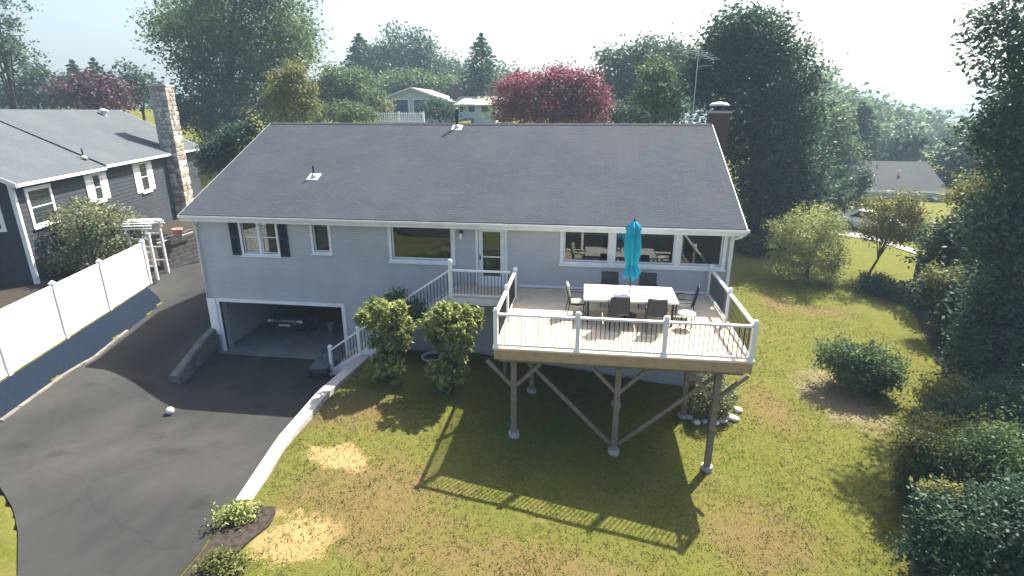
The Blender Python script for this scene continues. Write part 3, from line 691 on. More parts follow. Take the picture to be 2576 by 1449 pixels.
for x in (tx0 + .12, tx1 - .12):
    for y in (ty0 + .12, ty1 - .12): wb(MB().bar((x, y, DZ + .003), (x, y, TZ - .03), .06), 'leg', M_dark, tb)
# folded turquoise umbrella
ux, uy = 15.48, -2.38
ub = float(at(1588, 700, 1, uy)[2]); ut = float(at(1592, 556, 1, uy)[2])
um = empty('patio_umbrella', (ux, uy, DZ)); tag(um, 'folded turquoise patio umbrella standing through the white table', 'umbrella')
wb(MB().tube((ux, uy, DZ + .05), (ux, uy, ut + .05), .02, .02, 10), 'pole', M_dark, um, smooth=True)
wb(MB().lathe([(.24, DZ + .004), (.24, DZ + .05), (.05, DZ + .09), (.03, DZ + .25), (.024, DZ + .26)], (ux, uy), 20), 'base', M_dark, um, smooth=True)
wb(MB().lathe([(.03, ut), (.022, ut + .06), (.005, ut + .09)], (ux, uy), 10), 'finial', M_dark, um, smooth=True)
N = 64; vs = []; fs = []; nz = 26; Hh = ut - ub
for j in range(nz):
    t = j / (nz - 1); z = ub + Hh * t
    prof = np.interp(t, [0, .05, .12, .22, .34, .5, .7, .82, .88, .95, 1], [.20, .215, .19, .13, .175, .20, .185, .165, .20, .12, .03])
    for k in range(N):
        an = 2 * math.pi * k / N; fo = .26 * math.cos(8 * an + 1.6 * t) + .10 * math.cos(5 * an - 3 * t)
        r = prof * (1 + fo * (1 - .5 * abs(t - .5))); zz = z + (.10 * (math.cos(8 * an + 1.2) * .5 + .5) + .05 * math.cos(3 * an)) * (1 - t) ** 3 * (1 if j == 0 else (1 - t))
        vs.append((ux + r * math.cos(an), uy + r * math.sin(an), zz))
for j in range(nz - 1):
    for k in range(N): fs.append((j * N + k, j * N + (k + 1) % N, (j + 1) * N + (k + 1) % N, (j + 1) * N + k))
cp = wb(MB().add(vs, fs), 'canopy', M_turq, um, smooth=True)
wb(MB().lathe([(.150, ub + Hh * .205), (.158, ub + Hh * .215), (.158, ub + Hh * .235), (.150, ub + Hh * .245)], (ux, uy), 16), 'strap', mat('turquoise_strap', (.0, .20, .30), .7), um, cp, smooth=True)
# chairs: local +y is the direction the sitter looks
def make_chair(back_m, seat_m, cushion=None):
    c = empty('patio_chair')
    for s in (-1, 1):
        MB().path([(s * .27, .26, 0), (s * .27, .24, .40), (s * .27, .24, .62)], .013, 8).build('front_leg', M_dark, c, smooth=True)
        MB().path([(s * .26, -.30, 0), (s * .26, -.22, .42), (s * .25, -.33, .98)], .013, 8).build('rear_leg', M_dark, c, smooth=True)
        MB().path([(s * .275, .27, .625), (s * .275, .05, .65), (s * .27, -.255, .64)], .02, 8).build('armrest', M_dark, c, smooth=True)
    MB().path([(-.27, .24, .40), (.27, .24, .40)], .012, 8).path([(-.26, -.22, .42), (.26, -.22, .42)], .012, 8).path([(-.25, -.33, .98), (.25, -.33, .98)], .013, 8).build('cross_rail', M_dark, c, smooth=True)
    def slab(pts, hw, th, nm, mm):
        vs = []; fs = []
        for (y, z, ny, nz_) in pts:
            for s in (-1, -.4, .4, 1):
                sag = -.012 if abs(s) < .9 else 0
                vs.append((s * hw, y + ny * sag, z + nz_ * sag))
            for s in (-1, -.4, .4, 1):
                sag = -.012 if abs(s) < .9 else 0
                vs.append((s * hw, y + ny * (sag - th), z + nz_ * (sag - th)))
        for i in range(len(pts) - 1):
            a = i * 8; b_ = a + 8
            for k in range(3):
                fs += [(a + k, a + k + 1, b_ + k + 1, b_ + k), (a + 4 + k, b_ + 4 + k, b_ + 5 + k, a + 5 + k)]
            fs += [(a, b_, b_ + 4, a + 4), (a + 3, a + 7, b_ + 7, b_ + 3)]
        e = (len(pts) - 1) * 8
        for k in range(3): fs += [(k, 4 + k, 5 + k, k + 1), (e + k, e + k + 1, e + 5 + k, e + 4 + k)]
        return MB().add(vs, fs).build(nm, mm, c, smooth=False)
    slab([(.25, .415, 0, 1), (.02, .40, 0, 1), (-.21, .43, 0, 1)], .25, .012, 'seat', seat_m)
    slab([(-.215, .45, .97, .2), (-.265, .70, .97, .2), (-.325, .97, .97, .2)], .25, .012, 'backrest', back_m)
    if cushion:
        MB().box(-.23, .23, -.2, .22, .425, .49).build('seat_cushion', cushion, c, bevel=.03)
        MB().hexa([(-.22, -.20, .49), (.22, -.20, .49), (.22, -.14, .49), (-.22, -.14, .49), (-.22, -.31, .99), (.22, -.31, .99), (.22, -.24, 1.0), (-.22, -.24, 1.0)]).build('back_cushion', cushion, c, bevel=.025)
    return c
def place(c, x, y, rz, label):
    c.location = (x, y, DZ + .002); c.rotation_euler = (0, 0, R(rz)); tag(c, label, 'chair', 'patio chairs round the white table'); return c
ch0 = place(make_chair(M_sling, M_sling), 15.13, -3.28, 2, 'dark sling patio chair on the railing side of the table, left of two')
place(copy_tree(ch0), 16.15, -3.32, -4, 'dark sling patio chair on the railing side of the table, right of two')
place(copy_tree(ch0), 14.95, -1.42, 180, 'dark patio chair behind the table beside the house wall, left of two')
place(copy_tree(ch0), 16.12, -1.40, 178, 'dark patio chair behind the table beside the house wall, right of two')
place(make_chair(M_cream, M_sling, M_cream), 13.93, -2.5, -84, 'patio chair with pale green cushions at the left end of the table')
place(make_chair(M_sling, M_sling, None), 17.12, -2.25, 82, 'dark patio chair at the right end of the table')
so_ = empty('side_stool', (17.02, -3.12, DZ + .002)); tag(so_, 'small round white stool by the table corner on the deck', 'stool')
wb(MB().lathe([(.24, DZ + .40), (.25, DZ + .43), (.23, DZ + .46), (.05, DZ + .47)], (17.02, -3.12), 18), 'seat', M_top, so_, smooth=True)
for k in range(3):
    an = k * 2.094 + .3; wb(MB().bar((17.02 + .2 * math.cos(an), -3.12 + .2 * math.sin(an), DZ + .003), (17.02 + .12 * math.cos(an), -3.12 + .12 * math.sin(an), DZ + .40), .03), 'leg', M_dark, so_)

# ================================================================== GARAGE CONTENTS, DRIVEWAY THINGS
def make_car(name, paint):
    c = empty(name)      # faces -y, centred on the rear-to-front middle
    # lower body: loft over length
    st_ = [(-2.2, .28, .62, .70), (-2.12, .22, .74, .80), (-1.75, .20, .84, .86), (-1.0, .19, .93, .89), (-.2, .19, .96, .90), (.9, .19, .96, .90), (1.7, .22, .97, .87), (2.1, .28, .92, .80), (2.2, .40, .80, .72)]
    vs = []; fs = []
    for (y, z0, z1, hw) in st_:
        vs += [(-hw * .92, y, z0), (-hw, y, lerp(z0, z1, .35)), (-hw * .98, y, lerp(z0, z1, .75)), (-hw * .86, y, z1), (0, y, z1 + .03), (hw * .86, y, z1), (hw * .98, y, lerp(z0, z1, .75)), (hw, y, lerp(z0, z1, .35)), (hw * .92, y, z0)]
    for i in range(len(st_) - 1):
        for k in range(9): fs.append((i * 9 + k, i * 9 + (k + 1) % 9, (i + 1) * 9 + (k + 1) % 9, (i + 1) * 9 + k))
    fs += [tuple(range(9)), tuple(range((len(st_) - 1) * 9, len(st_) * 9))]
    bd = MB().add(vs, fs).build('body', paint, c, smooth=True)
    cab = [(-.75, .93, .93, .80), (-.1, 1.40, .93, .66), (.9, 1.42, .93, .64), (1.75, .98, .93, .76)]
    vs = []; fs = []
    for (y, z1, z0, hw) in cab: vs += [(-hw - .06, y, z0), (-hw + .04, y, z1), (hw - .04, y, z1), (hw + .06, y, z0)]
    for i in range(3):
        for k in range(4): fs.append((i * 4 + k, i * 4 + (k + 1) % 4, (i + 1) * 4 + (k + 1) % 4, (i + 1) * 4 + k))
    fs += [(0, 1, 2, 3), (12, 13, 14, 15)]
    cb = MB().add(vs, fs).build('cabin', paint, c)
    def quad(nm, pts, off):
        p = [Vector(q) + Vector(off) for q in pts]; MB().hexa(p + [q + Vector(off) * .6 for q in p]).build(nm, M_black, cb)
    quad('windscreen', [(-.70, -.70, .96), (.70, -.70, .96), (.56, -.14, 1.36), (-.56, -.14, 1.36)], (0, -.012, .012))
    for s in (-1, 1):
        quad('side_window', [(s * .79, -.5, .97), (s * .78, 1.4, .98), (s * .655, .85, 1.36), (s * .665, -.02, 1.35)], (s * .015, 0, .004))
        MB().box(s * .62 - .14, s * .62 + .14, -2.19, -2.10, .56, .68).build('headlight', M_lens, bd, bevel=.03)
        MB().bar((s * .93, -.55, .98), (s * 1.03, -.58, 1.0), .1, .12).build('mirror', paint, cb)
        for y in (-1.38, 1.38):
            wl = MB().tube((s * .70, y, .32), (s * .91, y, .32), .32, .32, 20).build('wheel', M_rub, c)
            MB().tube((s * .905, y, .32), (s * .918, y, .32), .20, .19, 14).build('rim', M_steel, wl)
    MB().box(-.42, .42, -2.225, -2.15, .46, .58).build('grille', M_black, bd, bevel=.02); MB().box(-.75, .75, -2.24, -2.12, .28, .42).build('bumper', M_black, bd, bevel=.03)
    MB().box(-.25, .25, -2.25, -2.235, .44, .52).build('number_plate', M_flash, bd)
    return c
car = make_car('parked_car', M_car); car.location = (1.95, 3.9, .046); tag(car, 'dark car parked nose out in the open garage', 'car')
sh = empty('storage_shelf', (4.4, 6.2, .046)); tag(sh, 'metal storage shelf stacked with boxes at the back of the garage', 'shelf')
for x in (3.2, 6.0):
    for y in (6.0, 6.6): wb(MB().bar((x, y, .046), (x, y, 2.1), .04), 'upright', M_steel, sh)
for z in (.5, 1.1, 1.7): wb(MB().box(3.18, 6.02, 5.98, 6.62, z, z + .03), 'shelf_board', M_wood, sh)
gi = [('storage_bin', 'pale grey storage bin on the top garage shelf', 'bin', M_curt, (3.3, 4.0, 6.02, 6.5, 1.731, 2.05)), ('cardboard_box', 'brown cardboard box on the middle garage shelf', 'box', M_wood, (4.3, 4.9, 6.02, 6.5, 1.131, 1.5)), ('storage_bin', 'white storage bin low on the garage shelf', 'bin', M_white, (5.1, 5.8, 6.02, 6.5, .531, .9))]
for nm, lb, ct, mm, bb in gi:
    x0, x1, y0, y1, z0, z1 = bb; o = empty(nm, ((x0 + x1) / 2, (y0 + y1) / 2, z0)); tag(o, lb, ct)
    wb(MB().hexa([(x0 + .03, y0 + .03, z0), (x1 - .03, y0 + .03, z0), (x1 - .03, y1 - .03, z0), (x0 + .03, y1 - .03, z0), (x0, y0, z1 - .04), (x1, y0, z1 - .04), (x1, y1, z1 - .04), (x0, y1, z1 - .04)]), 'body', mm, o)
    wb(MB().box(x0 - .015, x1 + .015, y0 - .015, y1 + .015, z1 - .038, z1), 'lid', mm, o, bevel=.008)
def trash_bin(x, y, lb):
    o = empty('trash_bin', (x, y, .046)); tag(o, lb, 'bin')
    MB().hexa([(-.22, -.25, 0), (.22, -.25, 0), (.22, .25, 0), (-.22, .25, 0), (-.29, -.33, .95), (.29, -.33, .95), (.29, .33, .95), (-.29, .33, .95)]).build('body', M_teal, o, bevel=.02)
    MB().hexa([(-.31, -.36, .955), (.31, -.36, .955), (.31, .36, .955), (-.31, .36, .955), (-.27, -.30, 1.03), (.27, -.30, 1.03), (.27, .34, 1.05), (-.27, .34, 1.05)]).build('lid', M_black, o)
    for s in (-1, 1): MB().tube((s * .24, .27, .11), (s * .30, .27, .11), .11, .11, 14).build('wheel', M_rub, o)
for nm, lb, mm, (x, y, r0, hh) in (('paint_bucket', 'white bucket standing inside the right garage jamb', M_white, (5.05, .8, .15, .36)), ('paint_bucket', 'grey bucket on the garage floor beside the car', M_steel, (3.6, 2.4, .15, .36))):
    o = empty(nm, (x, y, .046)); tag(o, lb, 'bucket'); MB().lathe([(r0 * .85, 0), (r0, hh - .02), (r0 + .01, hh), (r0 - .01, hh), (r0 * .8, .03)], (0, 0), 18).build('pail', mm, o, smooth=True)
    MB().path([(-r0, 0, hh - .03), (-r0 * .6, 0, hh + .12), (r0 * .6, 0, hh + .12), (r0, 0, hh - .03)], .006, 6).build('handle', M_dark, o)
trash_bin(5.75, 1.2, 'wheeled trash bin just inside the right side of the garage')
# white ball on the asphalt
bp_ = at(428, 1035, 2, .14); bz = H(bp_[0], bp_[1]) + .035
ball = empty('white_ball', (bp_[0], bp_[1], bz)); tag(ball, 'small white ball lying on the driveway at the edge of the house shadow', 'ball')
r_ = .115; prof = [(max(.002, r_ * math.sin(math.pi * i / 14)), r_ - r_ * math.cos(math.pi * i / 14)) for i in range(15)]
MB().lathe(prof, (0, 0), 22).build('shell', M_vinyl, ball, smooth=True)
MB().lathe([(r_ + .001, r_ - .006), (r_ + .002, r_), (r_ + .001, r_ + .006)], (0, 0), 22).build('seam', M_flash, ball)
# garden cart beside the retaining wall
q = at(800, 935, 2, .25); gc = empty('garden_cart', (q[0] + .05, q[1] + .25, .035), R(8)); gc.scale = (.78, .78, .78); tag(gc, 'small grey garden cart with two pale wheels by the retaining wall', 'cart')
MB().hexa([(-.32, -.5, .30), (.32, -.5, .30), (.32, .5, .30), (-.32, .5, .30), (-.42, -.62, .58), (.42, -.62, .58), (.42, .62, .58), (-.42, .62, .58)]).build('tray', mat('cart_tray', (.10, .12, .14), .5, (.07, .09, .11), 4), gc, bevel=.02)
for s in (-1, 1):
    wl = MB().tube((s * .40, -.35, .18), (s * .47, -.35, .18), .18, .18, 18).build('wheel', M_rub, gc); MB().tube((s * .472, -.35, .18), (s * .482, -.35, .18), .11, .11, 14).build('rim', M_flash, wl)
    MB().bar((s * .28, .42, 0), (s * .28, .42, .31), .035).build('leg', M_dark, gc)
MB().path([(-.25, .60, .5), (-.22, 1.05, .72), (.22, 1.05, .72), (.25, .60, .5)], .016, 8).build('handle', M_dark, gc, smooth=True)
# planter by the stairs
q = at(1088, 905, 2, .75); pl = empty('planter', (q[0], q[1], H(q[0], q[1]))); tag(pl, 'round pale planter tub below the two leafy shrubs', 'planter')
MB().lathe([(.26, 0), (.36, .30), (.38, .30), (.38, .36), (.34, .36), (.33, .30), (.05, .29)], (0, 0), 22).build('tub', mat('planter_glaze', (.35, .46, .44), .5, (.28, .38, .37), 4), pl, smooth=True)
MB().lathe([(.32, .295), (.2, .32), (.02, .325)], (0, 0), 16).build('soil', M_soil_shade, pl)

# ================================================================== WHITE FENCE, ARBOUR
fence = empty('vinyl_fence', (FA[0], FA[1], H(*FA))); tag(fence, 'tall white vinyl privacy fence along the left side of the driveway', 'fence')
fl = float(np.linalg.norm(FB - FA)); marks = []
for px, py in ((-130, 1040), (22, 940), (165, 840), (275, 770), (378, 712)):
    d = _F * FPX + _R * (px - 1288) - _U * (py - 724.5); t = ((FA - CAM[:2]) @ FN) / (d[:2] @ FN); q = CAM + d * t; marks.append(float((q[:2] - FA) @ FD))
FZ = 1.5
for i, s_ in enumerate(marks):
    p = FA + FD * s_; z = max(FZ, H(p[0], p[1])) - .1; hgt = 2.05
    e = Vector((FD[0], FD[1], 0)); nn = Vector((FN[0], FN[1], 0))
    o = Vector((p[0], p[1], 0))
    q = lambda a, b_, zz: o + e * a + nn * b_ + Vector((0, 0, zz))
    po = wb(MB().hexa([q(-.065, -.065, z - .2), q(.065, -.065, z - .2), q(.065, .065, z - .2), q(-.065, .065, z - .2), q(-.065, -.065, FZ + hgt - .1), q(.065, -.065, FZ + hgt - .1), q(.065, .065, FZ + hgt - .1), q(-.065, .065, FZ + hgt - .1)]), 'fence_post', M_vinyl, fence)
    wb(MB().hexa([q(-.09, -.09, FZ + hgt - .098), q(.09, -.09, FZ + hgt - .098), q(.09, .09, FZ + hgt - .098), q(-.09, .09, FZ + hgt - .098), q(-.02, -.02, FZ + hgt), q(.02, -.02, FZ + hgt), q(.02, .02, FZ + hgt), q(-.02, .02, FZ + hgt)]), 'post_cap', M_vinyl, fence, po)
    if i:
        a = FA + FD * (marks[i - 1] + .07); b_ = FA + FD * (s_ - .07); L = s_ - marks[i - 1] - .14
        for zz in (FZ + .06, FZ + hgt - .22): wb(MB().bar((a[0], a[1], zz), (b_[0], b_[1], zz), .05, .14), 'fence_rail', M_vinyl, fence)
        nbd = int(L / .19)
        for k in range(nbd):
            c0 = a + FD * (L * k / nbd + .002); c1 = a + FD * (L * (k + 1) / nbd - .003)
            m_ = Vector((FN[0], FN[1], 0)) * .011
            wb(MB().hexa([Vector((c0[0], c0[1], FZ + .132)) - m_, Vector((c1[0], c1[1], FZ + .132)) - m_, Vector((c1[0], c1[1], FZ + .132)) + m_, Vector((c0[0], c0[1], FZ + .132)) + m_, Vector((c0[0], c0[1], FZ + hgt - .292)) - m_, Vector((c1[0], c1[1], FZ + hgt - .292)) - m_, Vector((c1[0], c1[1], FZ + hgt - .292)) + m_, Vector((c0[0], c0[1], FZ + hgt - .292)) + m_]), 'fence_board', M_vinyl, fence)
ap = at(392, 706, 2, 1.45)[:2]; AZ = H(ap[0], ap[1]) - .05
arb = empty('garden_arbor', (ap[0], ap[1], AZ), math.atan2(FD[1], FD[0])); tag(arb, 'white garden arbor with slatted arched top at the end of the fence', 'arbor')
top = 2.25
for x in (0, 1.15):
    for y in (-.1, .75): MB().bar((x, y, 0), (x, y, top), .09).build('post', M_vinyl, arb)
for x in (0, 1.15):
    for z in (.7, 1.35, 2.0): MB().bar((x, -.055, z), (x, .705, z), .04, .06).build('side_rung', M_vinyl, arb)
for y in (-.1, .75):
    pts = [(-.25, y, top + .02)] + [(.575 - .7 * math.cos(t), y, top + .12 + .32 * math.sin(t)) for t in np.linspace(0, math.pi, 9)] + [(1.40, y, top + .02)]
    MB().path(pts, .05, 6).build('arched_beam', M_vinyl, arb)
for t in np.linspace(.12, math.pi - .12, 9):
    x = .575 - .7 * math.cos(t); z = top + .19 + .32 * math.sin(t); MB().bar((x, -.3, z), (x, .95, z), .10, .035).build('top_slat', M_vinyl, arb)
# dark timber wall between the arbour and the house
tw = empty('timber_wall', (-5.6, 9.0, H(-5.6, 9.0))); tag(tw, 'dark stacked timber retaining wall behind the white arbor', 'wall')
ta = at(412, 690, 2, 1.35); tb_ = at(500, 655, 2, 1.5)
for k in range(8):
    z = lerp(1.35, 1.35, 0) + .1 + k * .21
    off = Vector((-.03 * k, .03 * k, 0))
    wb(MB().bar(Vector((ta[0], ta[1], z)) + off, Vector((tb_[0], tb_[1], z + .12)) + off, .2, .195), 'timber', M_tim, tw, bevel=.012)
wb(MB().bar((ta[0] + .05, ta[1] - .1, 1.62 + 1.3), (tb_[0] + .05, tb_[1] - .1, 1.75 + 1.3), .06, .05), 'handrail', M_conc, tw)
pp = at(425, 575, 1, ta[1] + 1.2)
po_ = empty('clay_pot', (float(pp[0]) + .6, ta[1] + 1.0, 2.97)); tag(po_, 'terracotta pot on the timber wall beside the stone chimney', 'pot')
MB().lathe([(.14, 0), (.22, .38), (.25, .38), (.25, .46), (.21, .46), (.20, .40), (.03, .39)], (0, 0), 16).build('pot_body', M_pink, po_, smooth=True)
MB().lathe([(.19, .402), (.1, .42), (.01, .425)], (0, 0), 12).build('soil', M_soil_shade, po_)

# ================================================================== NEIGHBOUR HOUSE ON THE LEFT (local x along the facade, y away from us)
A = at(40, 455, 2, 6.3); B = at(510, 370, 2, 6.3); nd = (B - A)[:2]; NL = float(np.linalg.norm(nd)); ang = math.atan2(nd[1], nd[0])
nb_h = empty('neighbour_house', (A[0], A[1], 2.6), ang); tag(nb_h, 'dark sided neighbour house with white window trim and stone chimney', 'house')
NE = 6.3 - 2.6; OV = .45; ND = 10.5; NR = NE + 2.75
def zr(y): return NE + (y) * (2.75 / (ND / 2))
W0, W1 = .35, NL - .5
MB().box(W0, W1, OV, OV + .2, -2.0, NE + .02).build('front_wall', M_board, nb_h)
MB().prism([(OV + .21, -2.0), (ND - OV, -2.0), (ND - OV, zr(OV) - .15), (ND / 2, zr(ND / 2) - .16), (OV + .21, zr(OV) - .12)], 0, W0, W0 + .2).build('gable_wall', M_board, nb_h)
MB().prism([(OV + .21, -2.0), (ND - OV, -2.0), (ND - OV, zr(OV) - .15), (ND / 2, zr(ND / 2) - .16), (OV + .21, zr(OV) - .12)], 0, W1 - .2, W1).build('gable_wall', M_board, nb_h)
for k in range(20):      # clapboards
    z = -.75 + k * .205
    MB().hexa([(W0 + .02, OV - .035, z), (W1 - .02, OV - .035, z), (W1 - .02, OV - .003, z), (W0 + .02, OV - .003, z), (W0 + .02, OV - .014, z + .203), (W1 - .02, OV - .014, z + .203), (W1 - .02, OV - .003, z + .203), (W0 + .02, OV - .003, z + .203)]).build('clapboard', M_board, nb_h)
    if k < 19: MB().hexa([(W0 - .035, OV + .0, z), (W0 - .003, OV + .0, z), (W0 - .003, 7.5, z), (W0 - .035, 7.5, z), (W0 - .014, OV + .0, z + .203), (W0 - .003, OV + .0, z + .203), (W0 - .003, 7.5, z + .203), (W0 - .014, 7.5, z + .203)]).build('clapboard', M_board, nb_h)
SEAM = 7.1
rf = roof_slab('roof', [(SEAM, 0, NE), (NL, 0, NE), (NL, ND / 2, NR), (SEAM, ND / 2, NR)], .12, M_roof2, nb_h)
roof_slab('roof_section', [(-.05, -.0, NE - .10), (SEAM - .004, 0, NE - .10), (SEAM - .004, ND / 2, NR - .06), (-.05, ND / 2, NR - .06)], .12, M_roof2, rf)
roof_slab('rear_slope', [(NL, ND, NE - .1), (-.05, ND, NE - .1), (-.05, ND / 2 + .004, NR - .07), (NL, ND / 2 + .004, NR - .07)], .12, M_roof2, rf)
MB().box(-.04, SEAM - .01, -.03, -.003, NE - .26, NE - .12).box(SEAM, NL, -.03, -.003, NE - .17, NE - .02).build('fascia', M_white, nb_h)
MB().hexa([(NL + .003, 0, NE - .2), (NL + .03, 0, NE - .2), (NL + .03, ND / 2, NR - .2), (NL + .003, ND / 2, NR - .2), (NL + .003, 0, NE), (NL + .03, 0, NE), (NL + .03, ND / 2, NR), (NL + .003, ND / 2, NR)]).build('rake_board', M_white, nb_h)
MB().hexa([(-.08, 0, NE - .3), (-.053, 0, NE - .3), (-.053, ND / 2, NR - .26), (-.08, ND / 2, NR - .26), (-.08, 0, NE - .1), (-.053, 0, NE - .1), (-.053, ND / 2, NR - .06), (-.08, ND / 2, NR - .06)]).build('rake_board', M_white, nb_h)
MB().box(W0 - .05, W0 + .09, OV - .06, OV - .036, -1.2, NE - .1).box(W0 - .06, W0 - .036, OV - .05, OV + .1, -1.2, NE - .1).build('corner_board', M_white, nb_h)
def nwin(s0, s1, z0, z1, shut=None, tw_=.16):
    y = OV - .07
    wn = MB().box(s0 - tw_, s0, y, OV, z0 - tw_, z1 + tw_).box(s1, s1 + tw_, y, OV, z0 - tw_, z1 + tw_).box(s0, s1, y, OV, z1, z1 + tw_).box(s0, s1, y, OV, z0 - tw_, z0).build('window', M_vinyl, nb_h)
    MB().box(s0, s1, OV - .03, OV - .02, z0, z1).build('pane', mat('dark_window', (.02, .03, .038), .08, spec=.8), wn)
    MB().box(s0, s1, OV - .05, OV - .031, (z0 + z1) / 2 - .02, (z0 + z1) / 2 + .02).build('meeting_rail', M_vinyl, wn)
    MB().box(s0 - tw_ - .05, s1 + tw_ + .05, y - .06, y - .003, z0 - tw_ - .04, z0 - tw_ + .02).build('sill', M_vinyl, wn)
    for (a, b_) in (shut or []): MB().box(a, b_, OV - .075, OV - .036, z0 - .1, z1 + .1).build('shutter', M_vinyl, wn, bevel=.01)
nwin(1.15, 2.65, 1.72, 3.12)
nwin(6.35, 7.0, 2.0, 3.2, [(5.6, 6.17), (7.2, 7.75)], .15)
nwin(11.7, 12.6, 1.75, 3.3, [(10.85, 11.5), (12.8, 13.4)], .15)
# window on the gable end
gw = MB().box(W0 - .08, W0, 1.0, 1.14, 1.6, 3.2).box(W0 - .08, W0, 2.6, 2.74, 1.6, 3.2).box(W0 - .08, W0, 1.14, 2.6, 3.06, 3.2).box(W0 - .08, W0, 1.14, 2.6, 1.6, 1.74).box(W0 - .075, W0, 1.83, 1.91, 1.74, 3.06).build('window', M_vinyl, nb_h)
MB().box(W0 - .06, W0 - .05, 1.14, 2.6, 1.74, 3.06).build('pane', MATS['dark_window'], gw)
# stone chimney: core plus stones
CS0, CS1, CP = 15.8, 17.3, .8; CZ0, CZ1 = -1.6, 10.55 - 2.6
core = MB().box(CS0 + .05, CS1 - .05, OV - CP + .05, OV + .2, CZ0, CZ1 - .05).build('chimney', M_mort, nb_h)
MB().box(CS0 - .04, CS1 + .04, OV - CP - .04, OV + .25, CZ1 - .048, CZ1 + .07).build('chimney_cap', M_conc, core)
MB().hexa([(CS1, OV - .5, CZ0), (CS1 + 1.1, OV - .45, CZ0), (CS1 + 1.1, OV - .04, CZ0), (CS1, OV - .04, CZ0), (CS1, OV - .5, NE - .9), (CS1 + .15, OV - .45, NE - .9), (CS1 + .15, OV - .04, NE - .9), (CS1, OV - .04, NE - .9)]).build('shoulder', M_stone2, core)
stone_mesh = []
import bmesh
for k in range(6):
    bm = bmesh.new(); bmesh.ops.create_cube(bm, size=1)
    for v in bm.verts: v.co += Vector((rnd.uniform(-.16, .16), rnd.uniform(-.06, .06), rnd.uniform(-.16, .16)))
    bmesh.ops.bevel(bm, geom=list(bm.edges), offset=.2, segments=1, affect='EDGES')
    me = bpy.data.meshes.new('stone'); bm.to_mesh(me); bm.free(); me.materials.append([M_stone, M_stone2, M_stone3, M_stone, M_stone2, M_stone3][k]); stone_mesh.append(me)
def lay(face, u0, u1, z0, z1, lim):
    z = z0; cnt = 0
    while z < z1 - .1 and cnt < lim:
        hh = min(rnd.uniform(.20, .36), z1 - z); u = u0
        while u < u1 - .05 and cnt < lim:
            ww_ = rnd.uniform(.22, .46); ww_ = ww_ if u + ww_ < u1 - .12 else u1 - u
            o = bpy.data.objects.new('stone', rnd.choice(stone_mesh)); link(o, core)
            dpt = rnd.uniform(.13, .19); cu = u + ww_ / 2
            if face == 'f': o.location = (cu, OV - CP + .05, z + hh / 2); o.scale = (ww_ * 1.0, dpt, hh * 1.0)
            else: o.location = (CS0 + .05 if face == 'l' else CS1 - .05, cu, z + hh / 2); o.scale = (dpt, ww_ * 1.0, hh * 1.0)
            o.rotation_euler = (rnd.uniform(-.1, .1), rnd.uniform(-.16, .16), 0) if face == 'f' else (rnd.uniform(-.16, .16), 0, 0)
            u += ww_; cnt += 1
        z += hh
lay('f', CS0, CS1, CZ0 + .8, CZ1 - .05, 190); lay('l', OV - CP, OV - .04, CZ0 + 1.4, CZ1 - .05, 90)
# roof vents of the neighbour
def nvent(px, py, kind):
    best = None
    ca, sa = math.cos(ang), math.sin(ang)
    for t in np.arange(10, 90, .02):
        d = _F * FPX + _R * (px - 1288) - _U * (py - 724.5); d = d / np.linalg.norm(d); p = CAM + d * t
        lx = (p[0] - A[0]) * ca + (p[1] - A[1]) * sa; ly = -(p[0] - A[0]) * sa + (p[1] - A[1]) * ca
        if 0 < ly < ND / 2 and p[2] - 2.6 <= zr(ly): best = (lx, ly, zr(ly)); break
    if not best: return
    x, y, z = best
    if kind == 'pipe':
        e = MB().tube((x, y, z - .05), (x, y, z + .45), .035, .035, 10).build('vent_pipe', M_dark, nb_h); MB().tube((x, y, z - .06), (x, y, z + .10), .2, .05, 14).build('flashing', M_flash, e, smooth=True)
    else:
        e = MB().tube((x, y, z - .1), (x, y, z + .25), .16, .16, 14).build('roof_vent', M_flash, nb_h); MB().lathe([(.30, z + .25), (.30, z + .30), (.12, z + .42)], (x, y), 16).build('vent_cap', M_flash, e, smooth=True)
nvent(210, 396, 'pipe'); nvent(262, 290, 'turbine')

# ================================================================== FAR HOUSES
def far_house(name, label, px0, px1, py_eave, py_base, Y, peak_py, wall_m, roof_m, dep, extra=None):
    a = at(px0, py_base, 1, Y); b_ = at(px1, py_base, 1, Y); e = at((px0 + px1) / 2, py_eave, 1, Y); pk = at((px0 + px1) / 2, peak_py, 1, Y)
    hz = H((a[0] + b_[0]) / 2, Y + 2); z0 = min(a[2], hz) - .3
    r_ = empty(name, ((a[0] + b_[0]) / 2, Y, z0)); tag(r_, label, 'house'); wd = (b_[0] - a[0]) / 2; ez = e[2] - z0; pz = pk[2] - z0
    return r_, wd, ez, pz
# white gabled house straight behind
fh, wd, ez, pz = far_house('white_house', 'pale blue gabled house with two blue doors beyond the roof ridge', 952, 1128, 250, 292, 52, 222, M_pale, M_roof3, 9)
MB().prism([(-wd, -1), (wd, -1), (wd, ez), (0, pz), (-wd, ez)], 1, 0, 9).build('gable_block', M_pale, fh)
roof_slab('roof', [(-wd - .5, -.4, ez - .28), (-wd - .5, 9.2, ez - .28), (0, 9.2, pz + .12), (0, -.4, pz + .12)], .14, M_roof3, fh)
roof_slab('roof', [(wd + .5, -.4, ez - .28), (wd + .5, 9.2, ez - .28), (0.004, 9.2, pz + .12), (0.004, -.4, pz + .12)], .14, M_roof3, fh)
for s in (-1, 1):
    MB().hexa([(s * (wd + .5), -.45, ez - .45), (s * (wd + .5), -.41, ez - .45), (0, -.41, pz - .05), (0, -.45, pz - .05), (s * (wd + .5), -.45, ez - .25), (s * (wd + .5), -.41, ez - .25), (0, -.41, pz + .15), (0, -.45, pz + .15)]).build('rake_board', M_vinyl, fh)
kx = lambda px: float(at(px, 265, 1, 52)[0]) - fh.location.x
